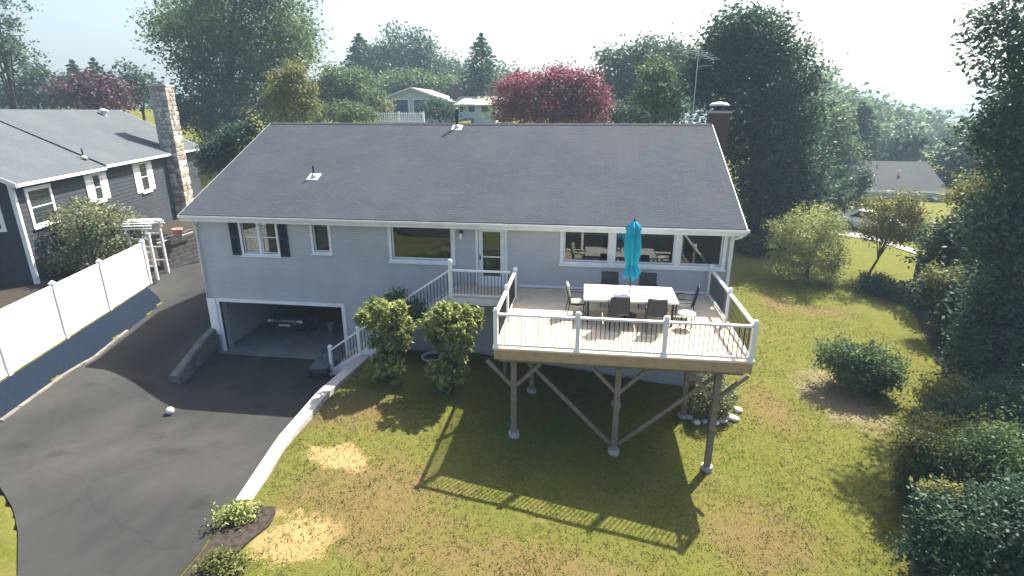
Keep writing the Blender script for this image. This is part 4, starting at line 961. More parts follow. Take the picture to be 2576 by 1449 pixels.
kz = lambda py: float(at(1035, py, 1, 52)[2]) - fh.location.z
for a, b_ in ((990, 1027), (1042, 1078)):
    dx0, dx1, dz0, dz1 = kx(a), kx(b_), kz(290), kz(251)
    d = MB().box(dx0 - .15, dx0, -.08, -.003, dz0, dz1 + .15).box(dx1, dx1 + .15, -.08, -.003, dz0, dz1 + .15).box(dx0, dx1, -.08, -.003, dz1, dz1 + .15).build('garage_door', M_vinyl, fh)
    for k in range(4): MB().box(dx0, dx1, -.05, -.004, lerp(dz0, dz1, k / 4) + .015, lerp(dz0, dz1, (k + 1) / 4) - .015).build('door_panel', M_bluedoor, d)
x0, x1 = kx(1128), kx(1242); ze = kz(262); zp = kz(240)
MB().box(x0 + .003, x1, 1.5, 8, -1, ze).build('side_wing', M_pale, fh)
roof_slab('wing_roof', [(x0 + .3, .9, ze - .1), (x1 + .4, .9, ze - .1), (x1 + .4, 4.8, zp), (x0 + .3, 4.8, zp)], .14, M_roof3, fh)
roof_slab('wing_roof', [(x1 + .4, 8.7, ze - .1), (x0 + .3, 8.7, ze - .1), (x0 + .3, 4.804, zp), (x1 + .4, 4.804, zp)], .14, M_roof3, fh)
for px in (1150, 1180, 1215):
    wx = kx(px); wn = MB().box(wx - .55, wx + .55, 1.42, 1.497, kz(283), kz(266)).build('window', M_vinyl, fh); MB().box(wx - .45, wx + .45, 1.40, 1.418, kz(282), kz(267)).build('pane', MATS['dark_window'], wn)
# chimney of that house
MB().box(kx(1112), kx(1132), 4, 5, ez - .5, kz(210)).build('chimney', M_brick, fh)
# white gable peeking between the trees on the left
f2, wd, ez, pz = far_house('gabled_cottage', 'white gabled cottage half hidden by trees left of the ridge', 742, 802, 232, 285, 62, 204, M_vinyl, M_roof3, 6)
MB().prism([(-wd, -2), (wd, -2), (wd, ez), (0, pz), (-wd, ez)], 1, 0, 7).build('gable_block', M_vinyl, f2)
for s in (-1, 1): roof_slab('roof', [(s * (wd + .4), -.3, ez - .35), (s * (wd + .4), 7.2, ez - .35), (s * .003, 7.2, pz + .12), (s * .003, -.3, pz + .12)], .14, M_roof2, f2)
wn = MB().box(-.6, .6, -.06, -.003, ez - 1.6, ez - .2).build('window', M_white, f2); MB().box(-.5, .5, -.08, -.062, ez - 1.5, ez - .3).build('pane', MATS['dark_window'], wn)
# grey roofed house far right
YR = 40.; ra = at(2185, 478, 1, YR); rb = at(2372, 490, 1, YR); rp = at(2112, 404, 1, YR + 5); rq = at(2318, 424, 1, YR + 5)
ez = float(ra[2]); pz = float(rp[2]); rr = empty('grey_bungalow', ((ra[0] + rb[0]) / 2, YR, H((ra[0] + rb[0]) / 2, YR))); tag(rr, 'low grey roofed bungalow beyond the lawn on the right', 'house')
x0 = float(ra[0]) - 1.2; x1 = float(rb[0]) + .6
wb(MB().box(x0 + .5, x1 - .5, YR + .5, YR + 9.5, rr.location.z - .6, ez - .03), 'wall_block', M_pale, rr)
def rslab(nm, c, m_):
    o = Vector(rr.location); return roof_slab(nm, [Vector(p) - o for p in c], .15, m_, rr)
xp0 = x0 + .0; 
rslab('roof', [(x0, YR, ez), (x1, YR, ez), (x1, YR + 5, pz), (x0, YR + 5, pz)], M_roof4); rslab('roof', [(x1, YR + 10, ez), (x0, YR + 10, ez), (x0, YR + 5.004, pz), (x1, YR + 5.004, pz)], M_roof4)
wb(MB().box(x0, x1, YR - .04, YR - .004, ez - .22, ez - .02), 'fascia', M_vinyl, rr)
for px in (2205, 2270, 2330):
    q = at(px, 510, 1, YR + .5); wn = wb(MB().box(q[0] - .7, q[0] + .7, YR + .42, YR + .497, q[2] - .7, q[2] + .6), 'window', M_vinyl, rr); wb(MB().box(q[0] - .6, q[0] + .6, YR + .40, YR + .418, q[2] - .6, q[2] + .5), 'pane', MATS['dark_window'], rr, wn)
q = at(2262, 436, 1, YR + 2.5); wb(MB().tube((q[0], YR + 2.5, (ez + pz) / 2 - .1), (q[0], YR + 2.5, (ez + pz) / 2 + .5), .16, .1, 12), 'vent_pipe', M_flash, rr)
# white car by the walk
cw = make_car('parked_car', M_carw); q = at(2182, 586, 2, .9); cw.location = (q[0] + 1.2, q[1] + 2.2, H(q[0], q[1]) + .02); cw.rotation_euler = (0, 0, R(62)); tag(cw, 'white car parked beyond the walk, half hidden by the small tree', 'car')
# utility gate panel on the right
q = at(2333, 712, 2, .6); tg = empty('garden_gate', (q[0], q[1], H(q[0], q[1])), R(-12)); tag(tg, 'teal board garden gate in the dark hedge on the right', 'gate')
for k in range(5): MB().box(-.55 + k * .22, -.55 + k * .22 + .205, -.02, .02, .08, 1.75).build('board', M_teal, tg)
for z in (.3, 1.4): MB().box(-.55, .55, -.05, -.022, z, z + .1).build('cross_rail', M_teal, tg)
for x in (-.66, .57): MB().box(x, x + .09, -.045, .045, -.1, 1.95).build('gate_post', M_tim, tg)
# antenna mast
q0 = at(1742, 300, 1, 9.5); q1 = at(1736, 122, 1, 9.5)
an_ = empty('tv_antenna', (q0[0], 9.5, 7.0)); tag(an_, 'thin metal television antenna mast rising behind the ridge', 'antenna')
z1 = float(q1[2]) - 7.0
MB().tube((0, 0, -.2), (-.02, 0, z1), .022, .018, 8).build('mast', M_steel, an_)
bm_ = MB().bar((-.35, -.3, z1 - .1), (.75, .3, z1 - .45), .03).build('boom', M_steel, an_)
for k in range(7):
    t = k / 6; c = Vector((lerp(-.35, .75, t), lerp(-.3, .3, t), lerp(z1 - .1, z1 - .45, t))); d = Vector((-.35, .65, 0)) * (1 - .45 * t) * .9
    MB().tube(c - d, c + d, .009, .009, 6).build('element', M_steel, bm_)
MB().bar((-.02, 0, z1 - .75), (.62, -.1, z1 - .72), .02).build('arm', M_steel, an_)
# rear garden: white umbrella and picket rail beyond the ridge
q = at(1177, 262, 1, 30.); gz = H(q[0], 30.)
wu = empty('garden_umbrella', (q[0], 30., gz)); tag(wu, 'open white garden umbrella just above the roof ridge', 'umbrella')
t_ = float(q[2]) - gz; MB().tube((0, 0, 0), (0, 0, t_ + .45), .03, .03, 8).build('pole', M_steel, wu)
MB().lathe([(1.02, t_ - .02), (1.0, t_ + .02), (.72, t_ + .26), (.35, t_ + .42), (.03, t_ + .48)], (0, 0), 8).build('canopy', M_vinyl, wu)
q = at(945, 293, 1, 34.); q2 = at(1062, 293, 1, 34.)
gz = float(at(1000, 282, 1, 34.)[2])
pf = empty('picket_fence', ((q[0] + q2[0]) / 2, 34., H((q[0] + q2[0]) / 2, 34.))); tag(pf, 'low white picket fence in front of the pale blue house', 'fence')
npk = 22
for k in range(npk):
    x = lerp(q[0], q2[0], k / (npk - 1)); wb(MB().box(x - .05, x + .05, 33.98, 34.0, gz - 1.3, gz - .02), 'picket', M_vinyl, pf)
for z in (gz - .2, gz - .9): wb(MB().box(q[0] - .1, q2[0] + .1, 34.003, 34.05, z, z + .1), 'rail', M_vinyl, pf)
for x in (q[0] - .1, (q[0] + q2[0]) / 2, q2[0] + .1): wb(MB().box(x - .06, x + .06, 34.053, 34.17, H(x, 34.1) - .2, gz + .05), 'post', M_vinyl, pf)

# ================================================================== VEGETATION
RG = np.random.default_rng(5)
def leaf_mesh(name, C, size, mtl, var, aspect=.55, upbias=.35, orient=None, jitter=.5):
    n = len(C)
    nr = RG.normal(size=(n, 3)); nr[:, 2] = np.abs(nr[:, 2]) + upbias; nr /= np.linalg.norm(nr, axis=1)[:, None]
    if orient is not None:
        u = orient + RG.normal(size=(n, 3)) * .35; u /= np.linalg.norm(u, axis=1)[:, None]
    else:
        u = RG.normal(size=(n, 3))
    u -= nr * np.sum(u * nr, axis=1)[:, None]; u /= np.linalg.norm(u, axis=1)[:, None] + 1e-9
    v = np.cross(nr, u); s = size * (1 + jitter * RG.uniform(-1, 1, n))[:, None]
    V = np.empty((n, 4, 3)); V[:, 0] = C - u * s * .5; V[:, 1] = C + v * s * aspect * .5 + nr * s * .08; V[:, 2] = C + u * s * .5; V[:, 3] = C - v * s * aspect * .5 + nr * s * .08
    me = bpy.data.meshes.new(name); me.vertices.add(4 * n); me.loops.add(4 * n); me.polygons.add(n)
    me.vertices.foreach_set('co', V.reshape(-1)); me.loops.foreach_set('vertex_index', np.arange(4 * n, dtype=np.int32)); me.polygons.foreach_set('loop_start', np.arange(0, 4 * n, 4, dtype=np.int32))
    me.update(calc_edges=True); a = me.attributes.new('var', 'FLOAT', 'POINT'); a.data.foreach_set('value', np.repeat(np.clip(var, 0, 1), 4).astype(np.float32))
    me.materials.append(mtl); return me
def clumped(lobes, n, cl_r, per=40, shell=(.35, 1.0), lump=.18):
    """leaf centres: clumps spread through ellipsoid lobes, thicker near the surface"""
    vol = np.array([l[3] * l[4] * l[5] for l in lobes]) ** (2 / 3); vol /= vol.sum(); out = []; var = []
    for l, f in zip(lobes, vol):
        k = max(3, int(n * f / per)); d = RG.normal(size=(k, 3)); d /= np.linalg.norm(d, axis=1)[:, None]
        r = RG.uniform(shell[0] ** 2, shell[1] ** 2, k) ** .5 * (1 + lump * np.clip(RG.normal(size=k), -2, 1.3))
        cc = np.array(l[:3]) + d * r[:, None] * np.array(l[3:6])
        m_ = int(max(1, n * f / k)); p = np.repeat(cc, m_, axis=0) + np.clip(RG.normal(size=(k * m_, 3)), -1.9, 1.9) * cl_r * RG.uniform(.6, 1.3, (k, 1)).repeat(m_, 0) * np.array((1, 1, .7))
        out.append(p); cv = RG.uniform(.15, .85, k); var.append(np.repeat(cv, m_) + RG.normal(size=k * m_) * .16)
    return np.concatenate(out), np.concatenate(var)
def lobes_px(spec, Y, flat=1.0, dj=.25):
    out = []
    for (cx, cy, rx, ry) in spec:
        yy = Y + rnd.uniform(-dj, dj) * 2; c = at(cx, cy, 1, yy); sc = depth(c) / FPX; out.append((c[0], c[1], c[2], rx * sc, rx * sc * flat, ry * sc))
        for k in range(6):      # uneven outline: smaller boughs pushed out of the main mass
            d = Vector((rnd.uniform(-1, 1), rnd.uniform(-1, 1), rnd.uniform(-.4, 1))).normalized(); f = rnd.uniform(.78, 1.0); g = rnd.uniform(.2, .36)
            out.append((c[0] + d.x * rx * sc * f, c[1] + d.y * rx * sc * flat * f, c[2] + d.z * ry * sc * f, rx * sc * g, rx * sc * flat * g, ry * sc * g * 1.1))
    return out
def trunk_mesh(base, lobes, r, seed=1, limbs=5):
    rr = random.Random(seed); mb = MB(); top = Vector((np.mean([l[0] for l in lobes]), np.mean([l[1] for l in lobes]), np.mean([l[2] for l in lobes]))); b = Vector(base)
    p1 = b.lerp(top, .35) + Vector((rr.uniform(-.2, .2), rr.uniform(-.2, .2), 0)) * r * 4
    mb.path([b - Vector((0, 0, .3)), b + Vector((0, 0, .12 * (top.z - b.z))), p1, b.lerp(top, .7), top], [r * 1.25, r, r * .82, r * .55, r * .25], 9)
    for l in sorted(lobes, key=lambda q: -q[3])[:limbs]:
        e = Vector(l[:3]) + Vector((0, 0, l[5] * .35)); mb.path([p1, p1.lerp(e, .5) + Vector((0, 0, .08 * (e - p1).length)), e], [r * .5, r * .3, r * .08], 7)
        for k in range(3):
            dv = Vector((rr.uniform(-1, 1), rr.uniform(-1, 1), rr.uniform(-.3, 1))).normalized(); q = p1.lerp(e, .6); mb.path([q, q + Vector((dv.x * l[3], dv.y * l[4], dv.z * l[5])) * .75], [r * .22, r * .04], 6)
    return mb
def tree(name, label, Y, spec, leaf, n, mtl, r=.22, base_px=None, cat='tree', group=None, cl=None, flat=1.0, shell=(.35, 1.0), per=40, aspect=.55, stem='trunk', crown='crown', lump=.18, upbias=.35, dj=.25):
    lb = lobes_px(spec, Y, flat, dj); bx = np.mean([l[0] for l in lb]) if base_px is None else float(at(base_px, 500, 1, Y)[0]); by = np.mean([l[1] for l in lb])
    bz = H(bx, by); rt = empty(name, (bx, by, bz)); tag(rt, label, cat, group)
    wb(trunk_mesh((bx, by, bz), lb, r, len(name) + int(abs(bx) * 10)), stem, M_bark, rt, smooth=True)
    C, var = clumped(lb, n, cl or leaf * 1.6, per, shell, lump); C[:, 2] = np.maximum(C[:, 2], bz + .02)
    me = leaf_mesh(crown, C - np.array((bx, by, bz)), leaf, mtl, var, aspect, upbias); o = bpy.data.objects.new(crown, me); link(o, rt); return rt
def conifer(name, label, Y, px, py_top, py_bot, rx, mtl, n, leaf, airy=.0, group=None, tops=1.0):
    t = at(px, py_top, 1, Y); b_ = at(px, py_bot, 1, Y); R_ = rx * depth(b_) / FPX; gz = H(t[0], Y); rt = empty(name, (t[0], Y, gz)); tag(rt, label, 'tree', group)
    hgt = t[2] - gz; z0 = max(.4, b_[2] - gz); MB().tube((0, 0, -.2), (0, 0, hgt * .97), .02 * hgt, .02, 9).build('trunk', M_bark, rt, smooth=True)
    lev = max(12, int((hgt - z0) / .48)); P = []; O = []; vv = []
    for i in range(lev):
        f = i / (lev - 1); z = lerp(z0, hgt - .15, f); rr = R_ * (1 - f) ** tops * RG.uniform(.8, 1.12) + .08; nbr = int(7 + 6 * (1 - f)); m_ = max(6, int(n * (1 - f * .8) / lev / nbr))
        for k in range(nbr):
            if RG.random() < airy: continue
            a = 2 * math.pi * (k + RG.uniform(-.3, .3)) / nbr; L_ = rr * RG.uniform(.75, 1.15); q = RG.uniform(.12, 1, m_); w_ = RG.normal(size=(m_, 3)) * (.10 * L_ * (1.1 - q) + .06)[:, None]
            d = np.array((math.cos(a), math.sin(a), 0)); pts = d * (q * L_)[:, None] + np.array((0, 0, 1)) * (z - .25 * L_ * q ** 1.5 + .1 * L_)[:, None] + w_ * np.array((1, 1, .55))
            P.append(pts); O.append(np.tile(d + np.array((0, 0, -.25)), (m_, 1))); vv.append(np.full(m_, RG.uniform(.2, .8)) + RG.normal(size=m_) * .15)
    P = np.concatenate(P); me = leaf_mesh('crown', P, leaf, mtl, np.concatenate(vv), .4, .2, np.concatenate(O)); link(bpy.data.objects.new('crown', me), rt); return rt

# --- big trees behind
tree('broadleaf_tree', 'tall airy broadleaf tree behind the left end of the roof', 38, [(590, 60, 150, 95), (500, 45, 95, 75), (690, 60, 90, 90), (560, 175, 120, 80), (660, 170, 110, 80), (600, 270, 135, 65), (470, 120, 70, 65), (735, 110, 60, 60), (520, 290, 70, 70), (450, 60, 60, 50), (610, -60, 150, 80)], .33, 52000, L_green, .55, base_px=590, per=46, cl=.80, shell=(.3, 1.05), lump=.22, dj=1.5)
tree('weeping_shrub', 'yellow green drooping tree beside the roof ridge on the left', 17, [(735, 215, 46, 44), (712, 262, 42, 42), (765, 255, 32, 36), (748, 185, 28, 24)], .17, 7000, L_olive, .10, per=30)
tree('corner_tree', 'thin leafed tree at the upper left edge of the picture', 30, [(-30, 120, 90, 70), (20, 150, 50, 40), (-10, 10, 60, 45)], .30, 3600, L_blue, .25, per=30, shell=(.2, 1.1), lump=.3)
tree('dark_tree', 'round dark blue green tree above the neighbour roof', 46, [(85, 215, 55, 48), (150, 225, 55, 40), (40, 240, 50, 40)], .5, 4200, L_deep, .3, group=None)
tree('plum_tree', 'plum coloured tree above the neighbour roof', 40, [(215, 235, 62, 38), (275, 245, 55, 34), (240, 215, 40, 25)], .42, 4600, L_plum, .25)
conifer('spruce', 'pointed dark spruce left of the plum coloured tree', 50, 180, 152, 260, 52, L_deep, 5000, .5, tops=.8)
conifer('spruce', 'pointed dark spruce above the plum coloured tree', 50, 232, 146, 260, 56, L_deep, 5000, .5, tops=.8)
tree('airy_tree', 'thin pale green tree left of the stone chimney', 48, [(330, 200, 42, 36), (365, 215, 35, 30), (345, 240, 50, 25)], .42, 2600, L_blue, .2, shell=(.2, 1.1), lump=.3)
conifer('fir', 'layered fir on the skyline behind the far houses', 78, 902, 84, 240, 95, L_deep, 11000, .6, airy=.05, tops=.75)
tree('oak', 'large round oak crown on the skyline beside the layered fir', 80, [(1015, 130, 75, 52), (965, 170, 70, 45), (1070, 165, 60, 48), (1010, 195, 110, 40), (1100, 190, 40, 35)], .55, 16000, L_blue, .5, cl=1.1)
tree('hedgerow_tree', 'dense green tree left of the pale blue house', 44, [(870, 215, 60, 45), (830, 240, 50, 45), (905, 250, 55, 42), (850, 275, 60, 28)], .32, 13000, L_green, .3, cl=.6)
tree('hedgerow_tree', 'light green bushy tree above the pale blue house', 66, [(985, 215, 42, 26), (1050, 212, 48, 26), (1120, 222, 52, 26), (1190, 220, 52, 30)], .42, 11000, L_green, .3, cl=.85)
tree('garden_bush', 'yellow green bush at the left corner of the pale blue house', 45, [(955, 272, 30, 18), (915, 285, 30, 14)], .30, 1800, L_olive, .1, cat='bush')
tree('dark_hedge_bush', 'dark clipped bush in front of the pale blue house', 46, [(1085, 277, 34, 22), (1125, 278, 32, 20)], .28, 3000, L_deep, .1, cat='bush')
conifer('fir', 'slender airy fir right of the pale blue house', 60, 1210, 84, 260, 82, L_blue, 9000, .5, airy=.2, tops=.65)
tree('shade_tree', 'grey green tree behind the slender fir', 90, [(1150, 190, 45, 25), (1260, 205, 60, 30)], .8, 2600, L_blue, .3, cl=1.2)
tree('red_maple', 'wide maroon leaved maple above the roof ridge', 27, [(1330, 240, 62, 46), (1405, 218, 52, 46), (1455, 232, 45, 42), (1495, 250, 40, 40), (1278, 255, 42, 44), (1400, 185, 26, 20), (1300, 205, 30, 22), (1470, 200, 24, 20), (1380, 275, 90, 40), (1465, 285, 60, 35)], .20, 22000, L_red, .2, base_px=1380, per=32, cl=.42)
tree('shade_tree', 'tall blue green shade tree right of the maroon maple', 44, [(1590, 165, 80, 55), (1660, 150, 65, 52), (1555, 215, 60, 60), (1640, 225, 85, 65), (1700, 190, 55, 75), (1590, 275, 75, 45)], .36, 22000, L_blue, .4, cl=.75)
tree('young_tree', 'light green young tree behind the ridge near the antenna', 19, [(1655, 190, 42, 50), (1640, 250, 45, 42), (1680, 245, 35, 45)], .17, 7500, L_green, .12, per=30)
for lb, Y, sp, mm in [('low green garden hedge under the maroon maple', 31, [(1270, 288, 40, 20), (1340, 290, 40, 18), (1410, 292, 40, 18), (1480, 290, 40, 20)], L_green),
                      ('dark green garden hedge between the maple and the antenna', 31, [(1545, 285, 42, 24), (1610, 288, 42, 22), (1680, 288, 42, 24)], L_deep),
                      ('green garden hedge left of the picket fence', 33, [(720, 285, 40, 26), (790, 282, 42, 28), (860, 286, 42, 24), (915, 290, 30, 18)], L_green),
                      ('green hedge behind the gable of the neighbour house', 34, [(470, 300, 45, 45), (530, 320, 45, 45), (440, 270, 35, 35), (590, 315, 45, 35)], L_blue)]:
    tree('garden_hedge', lb, Y, sp, .22, 8000, mm, .08, cat='hedge', stem='stem', crown='foliage', cl=.35)
tree('dark_maple', 'huge dark maple rising behind the chimney', 20, [(1880, 130, 115, 85), (1800, 175, 75, 90), (1960, 190, 90, 90), (1860, 260, 110, 90), (1985, 290, 80, 90), (1910, 390, 110, 90), (2010, 400, 70, 90), (1900, 500, 90, 85), (1985, 500, 80, 80), (1850, 75, 60, 45), (1930, 95, 70, 50)], .24, 56000, L_deep, .45, base_px=1905, cl=.50, per=42, shell=(.4, 1.0), lump=.15, dj=.6)
tree('broadleaf_tree', 'green tree right of the huge dark maple', 46, [(2080, 330, 42, 52), (2065, 380, 50, 45), (2105, 395, 40, 40)], .36, 8500, L_green, .3, cl=.8)
conifer('cypress', 'tall dense cone shaped cypress above the grey bungalow', 58, 2172, 258, 440, 74, L_deep, 20000, .5, tops=.5)
tree('dark_tree', 'dark round tree behind the grey bungalow', 62, [(2275, 380, 38, 38), (2240, 395, 35, 30)], .6, 3200, L_deep, .3, cl=.9)
tree('dark_tree', 'dark broad tree at the right end of the grey bungalow', 46, [(2430, 400, 60, 65), (2395, 440, 50, 55), (2460, 470, 60, 55)], .45, 7500, L_deep, .3, cl=.7)
tree('clipped_yew', 'tall dark clipped yew hedge left of the white car', 27, [(2125, 470, 52, 52), (2128, 535, 52, 55), (2120, 590, 50, 40)], .20, 9000, L_deep, .15, shell=(.65, 1.0), lump=.05, cat='hedge', cl=.28)
tree('dark_bush', 'dark bush at the foot of the huge maple', 17, [(1975, 600, 55, 55), (1905, 620, 60, 55)], .18, 6500, L_deep, .12, cat='bush')
tree('round_shrub', 'large round shrub with sunlit pale top on the right lawn', 12.5, [(2025, 575, 72, 58), (2045, 640, 78, 62), (1985, 620, 50, 60), (2075, 600, 48, 55), (2040, 682, 72, 32)], .12, 20000, L_rhodo, .10, shell=(.6, 1.0), lump=.16, cat='shrub', cl=.22, aspect=.42)
tree('ornamental_tree', 'small rust and green ornamental tree with thin trunk on the lawn', 13.0, [(2240, 525, 62, 42), (2215, 570, 50, 38), (2285, 565, 50, 42), (2250, 590, 62, 28)], .13, 10000, L_rust, .065, base_px=2226, per=34, cl=.26)
for i, (px, py, rx, ry, lb) in enumerate([(2190, 712, 42, 22, 'low dark ground shrub at the foot of the ornamental tree'), (2262, 735, 45, 26, 'low dark ground shrub right of the ornamental tree')]):
    tree('ground_shrub', lb, 11.0 - i, [(px, py, rx, ry), (px + 15, py + 8, rx * .7, ry * .8)], .11, 3500, L_deep, .04, cat='shrub', shell=(.6, 1.0), stem='stem', crown='foliage', cl=.16)
tree('lawn_bush', 'wide dark bush standing alone on the right lawn', .6, [(2115, 895, 55, 38), (2190, 912, 62, 45), (2160, 935, 78, 42), (2225, 950, 36, 36)], .10, 17000, L_green, .07, cat='bush', shell=(.55, 1.0), lump=.17, stem='stem', crown='foliage', cl=.16)
# right border: dense hedge and trees
for lb, Y, sp, n_ in [('dark dense hedge along the right edge of the lawn, beside the teal gate', 9.5, [(2372, 640, 62, 75), (2440, 630, 75, 95), (2400, 730, 70, 55), (2490, 740, 80, 90)], 15000),
                      ('dark dense hedge along the right edge of the lawn, middle part', 5., [(2440, 780, 70, 80), (2510, 790, 85, 110), (2580, 780, 80, 120)], 14000),
                      ('dark dense hedge along the right edge of the lawn, near the golden shrub', 1., [(2470, 920, 68, 85), (2540, 890, 85, 120), (2448, 985, 46, 50), (2610, 900, 80, 130)], 16000)]:
    tree('border_hedge', lb, Y, sp, .17 if Y > 3 else .14, n_, L_deep, .12, cat='hedge', shell=(.62, 1.0), lump=.17, cl=.24)
tree('yellow_bush', 'yellow green bush where the lawn meets the right hedge', 10.0, [(2475, 480, 52, 48), (2440, 505, 40, 38), (2500, 530, 48, 48), (2450, 560, 55, 30)], .16, 5200, L_yel, .08, cat='bush')
tree('golden_shrub', 'small golden leaved shrub at the foot of the right hedge', -.6, [(2355, 1010, 38, 42), (2395, 985, 32, 35), (2375, 1050, 40, 38)], .10, 4200, L_yel, .05, cat='shrub', stem='stem', crown='foliage', cl=.14)
tree('lilac_bush', 'pale flecked green bush halfway along the right hedge', 5.5, [(2375, 705, 42, 35), (2420, 730, 48, 38)], .12, 3800, L_olive, .06, cat='bush', stem='stem', crown='foliage', cl=.18)
tree('border_tree', 'tall dark green tree at the far right edge of the picture', 2.5, [(2555, 120, 75, 130), (2560, 330, 70, 130), (2590, 520, 90, 140), (2540, 700, 85, 120), (2560, 880, 90, 120), (2640, 300, 90, 200), (2490, 330, 45, 50), (2480, 60, 30, 40), (2500, 600, 62, 95), (2492, 790, 58, 90)], .17, 36000, L_blue, .2, base_px=2600, cl=.34, per=40, shell=(.35, 1.05), lump=.2, dj=.5)
for lb, Y, sp, n_ in [('dark leafy border shrub behind the gold leaf patch', -3.5, [(2405, 1085, 75, 75), (2480, 1065, 90, 100), (2565, 1050, 90, 125)], 15000),
                      ('dark leafy border shrub around the gold leaf patch', -6., [(2365, 1195, 72, 72), (2450, 1200, 95, 100), (2545, 1185, 100, 125)], 15000),
                      ('dark leafy border shrub in the bottom right corner', -8., [(2400, 1345, 95, 90), (2500, 1335, 110, 115), (2590, 1330, 90, 135), (2335, 1410, 55, 50), (2470, 1440, 120, 70)], 17000)]:
    tree('border_shrub', lb, Y, sp, .08, int(n_ * 1.5), L_green if Y == -6. else L_deep, .06, cat='shrub', shell=(.55, 1.0), lump=.17, stem='stem', crown='foliage', cl=.17, dj=.15)
tree('border_tree', 'tall dark tree behind the right hedge, cut by the picture edge', 12, [(2560, 430, 95, 120), (2620, 560, 100, 150), (2500, 620, 70, 95), (2650, 330, 110, 140)], .2, 16000, L_deep, .22, base_px=2590, cl=.4)
tree('border_shrub', 'yellow tipped shrub at the lawn edge in the lower right', -5.4, [(2310, 1130, 42, 45), (2285, 1190, 36, 40), (2292, 1240, 34, 34)], .085, 6000, L_olive, .05, cat='shrub', shell=(.4, 1.05), stem='stem', crown='foliage', cl=.13, dj=.1)
tree('gold_leaf_shrub', 'loose yellow leaved sprays along the top of the right border', -4.6, [(2440, 1085, 40, 30), (2340, 1075, 30, 26), (2500, 1160, 40, 30)], .085, 2200, L_yel, .03, cat='shrub', stem='stem', crown='foliage', cl=.16, shell=(.3, 1.1), lump=.3, dj=.2)
tree('variegated_shrub', 'pale gold patch of shrub leaves low in the right border', -7.2, [(2385, 1255, 38, 30), (2360, 1240, 28, 22)], .08, 2600, L_rust, .04, cat='shrub', stem='stem', crown='foliage', cl=.11, dj=.1)
# shrubs by the stair
def rhodo(label, Y, spec, n, bpx):
    lb = lobes_px(spec, Y, .85, .1); bx = float(at(bpx, 900, 1, Y)[0]); by = Y; bz = H(bx, by); rt = empty('leafy_shrub', (bx, by, bz)); tag(rt, label, 'shrub', 'leafy shrubs below the entry stair')
    mb = MB()
    for l in lb[::7]:
        for k in range(3):
            e = Vector(l[:3]) + Vector((rnd.uniform(-.6, .6) * l[3], rnd.uniform(-.5, .5) * l[4], rnd.uniform(0, .6) * l[5])); b0 = Vector((bx + rnd.uniform(-.1, .1), by + rnd.uniform(-.1, .1), bz - .1)); mb.path([b0, b0.lerp(e, .5) + Vector((0, 0, .12)), e], [.028, .018, .008], 6)
    wb(mb, 'stem', M_bark, rt, smooth=True)
    C = []; O = []; V_ = []
    for l in lb:        # whorls of long leaves on the shell
        k = max(3, int(n * (l[3] / sum(q[3] for q in lb)) / 9)); d = RG.normal(size=(k, 3)); d /= np.linalg.norm(d, axis=1)[:, None]; d[:, 2] = np.abs(d[:, 2]) * np.sign(d[:, 2] + .55)
        r_ = RG.uniform(.6, 1.02, k); cc = np.array(l[:3]) + d * r_[:, None] * np.array(l[3:6]); ax_ = d + np.array((0, 0, .6))
        for j in range(9):
            o_ = RG.normal(size=(k, 3)); o_[:, 2] += .35; o_ /= np.linalg.norm(o_, axis=1)[:, None]; o_ = o_ + ax_ * .45
            C.append(cc + o_ * .075); O.append(o_); V_.append(np.clip(.5 + .25 * RG.normal(size=k), 0, 1))
    C = np.concatenate(C); me = leaf_mesh('foliage', C - np.array((bx, by, bz)), .17, L_rhodo, np.concatenate(V_), .34, .3, np.concatenate(O)); link(bpy.data.objects.new('foliage', me), rt)
rhodo('leafy yellow green shrub nearest the garage, below the entry stair', -3.0, [(965, 800, 58, 44), (1000, 838, 40, 40), (930, 812, 36, 32), (980, 870, 46, 44), (972, 930, 46, 40)], 6500, 985)
rhodo('leafy yellow green shrub beside the deck, below the entry stair', -3.15, [(1135, 820, 64, 50), (1175, 825, 36, 44), (1090, 818, 36, 36), (1130, 885, 56, 48), (1125, 940, 52, 42)], 7000, 1125)
tree('foundation_shrub', 'tall green shrub against the stair between the two leafy shrubs', -1.62, [(1000, 770, 34, 36), (1050, 790, 28, 34)], .10, 2200, L_green, .03, cat='shrub', stem='stem', crown='foliage', cl=.12, dj=.03)
tree('neighbour_shrub', 'broad olive shrub in front of the neighbour house', 4.0, [(215, 570, 85, 52), (150, 610, 55, 45), (275, 590, 60, 52), (220, 630, 95, 40)], .13, 14000, L_grey, .07, cat='shrub', shell=(.55, 1.0), lump=.17, stem='stem', crown='foliage', cl=.2)
tree('climbing_rose', 'small pale flowering bush beside the white arbor', 6.2, [(335, 590, 26, 34), (345, 560, 20, 22)], .11, 1500, L_grey, .04, cat='bush', stem='stem', crown='foliage', cl=.15)
tree('bed_shrub', 'small light green shrub at the end of the retaining wall', -9.35, [(600, 1295, 42, 32), (628, 1310, 32, 26), (585, 1325, 30, 24)], .075, 3200, L_rhodo, .03, cat='shrub', stem='stem', crown='foliage', cl=.10, dj=.05)
tree('bed_shrub', 'small green shrub at the bottom edge of the driveway bed', -10.6, [(550, 1425, 38, 30), (575, 1440, 30, 26)], .07, 2600, L_olive, .03, cat='shrub', stem='stem', crown='foliage', cl=.10, dj=.05)
tree('grey_shrub', 'grey green shrub under the right corner of the deck', -1.9, [(1785, 985, 48, 42), (1810, 1010, 40, 32), (1760, 1015, 34, 28)], .085, 5200, L_grey, .04, cat='shrub', stem='stem', crown='foliage', shell=(.5, 1.0), cl=.12, dj=.05)
tree('side_shrub', 'dark shrub at the back left corner of the ranch house', 13.5, [(560, 385, 40, 40), (530, 400, 30, 36), (600, 345, 40, 30)], .2, 5200, L_deep, .1, cat='shrub')
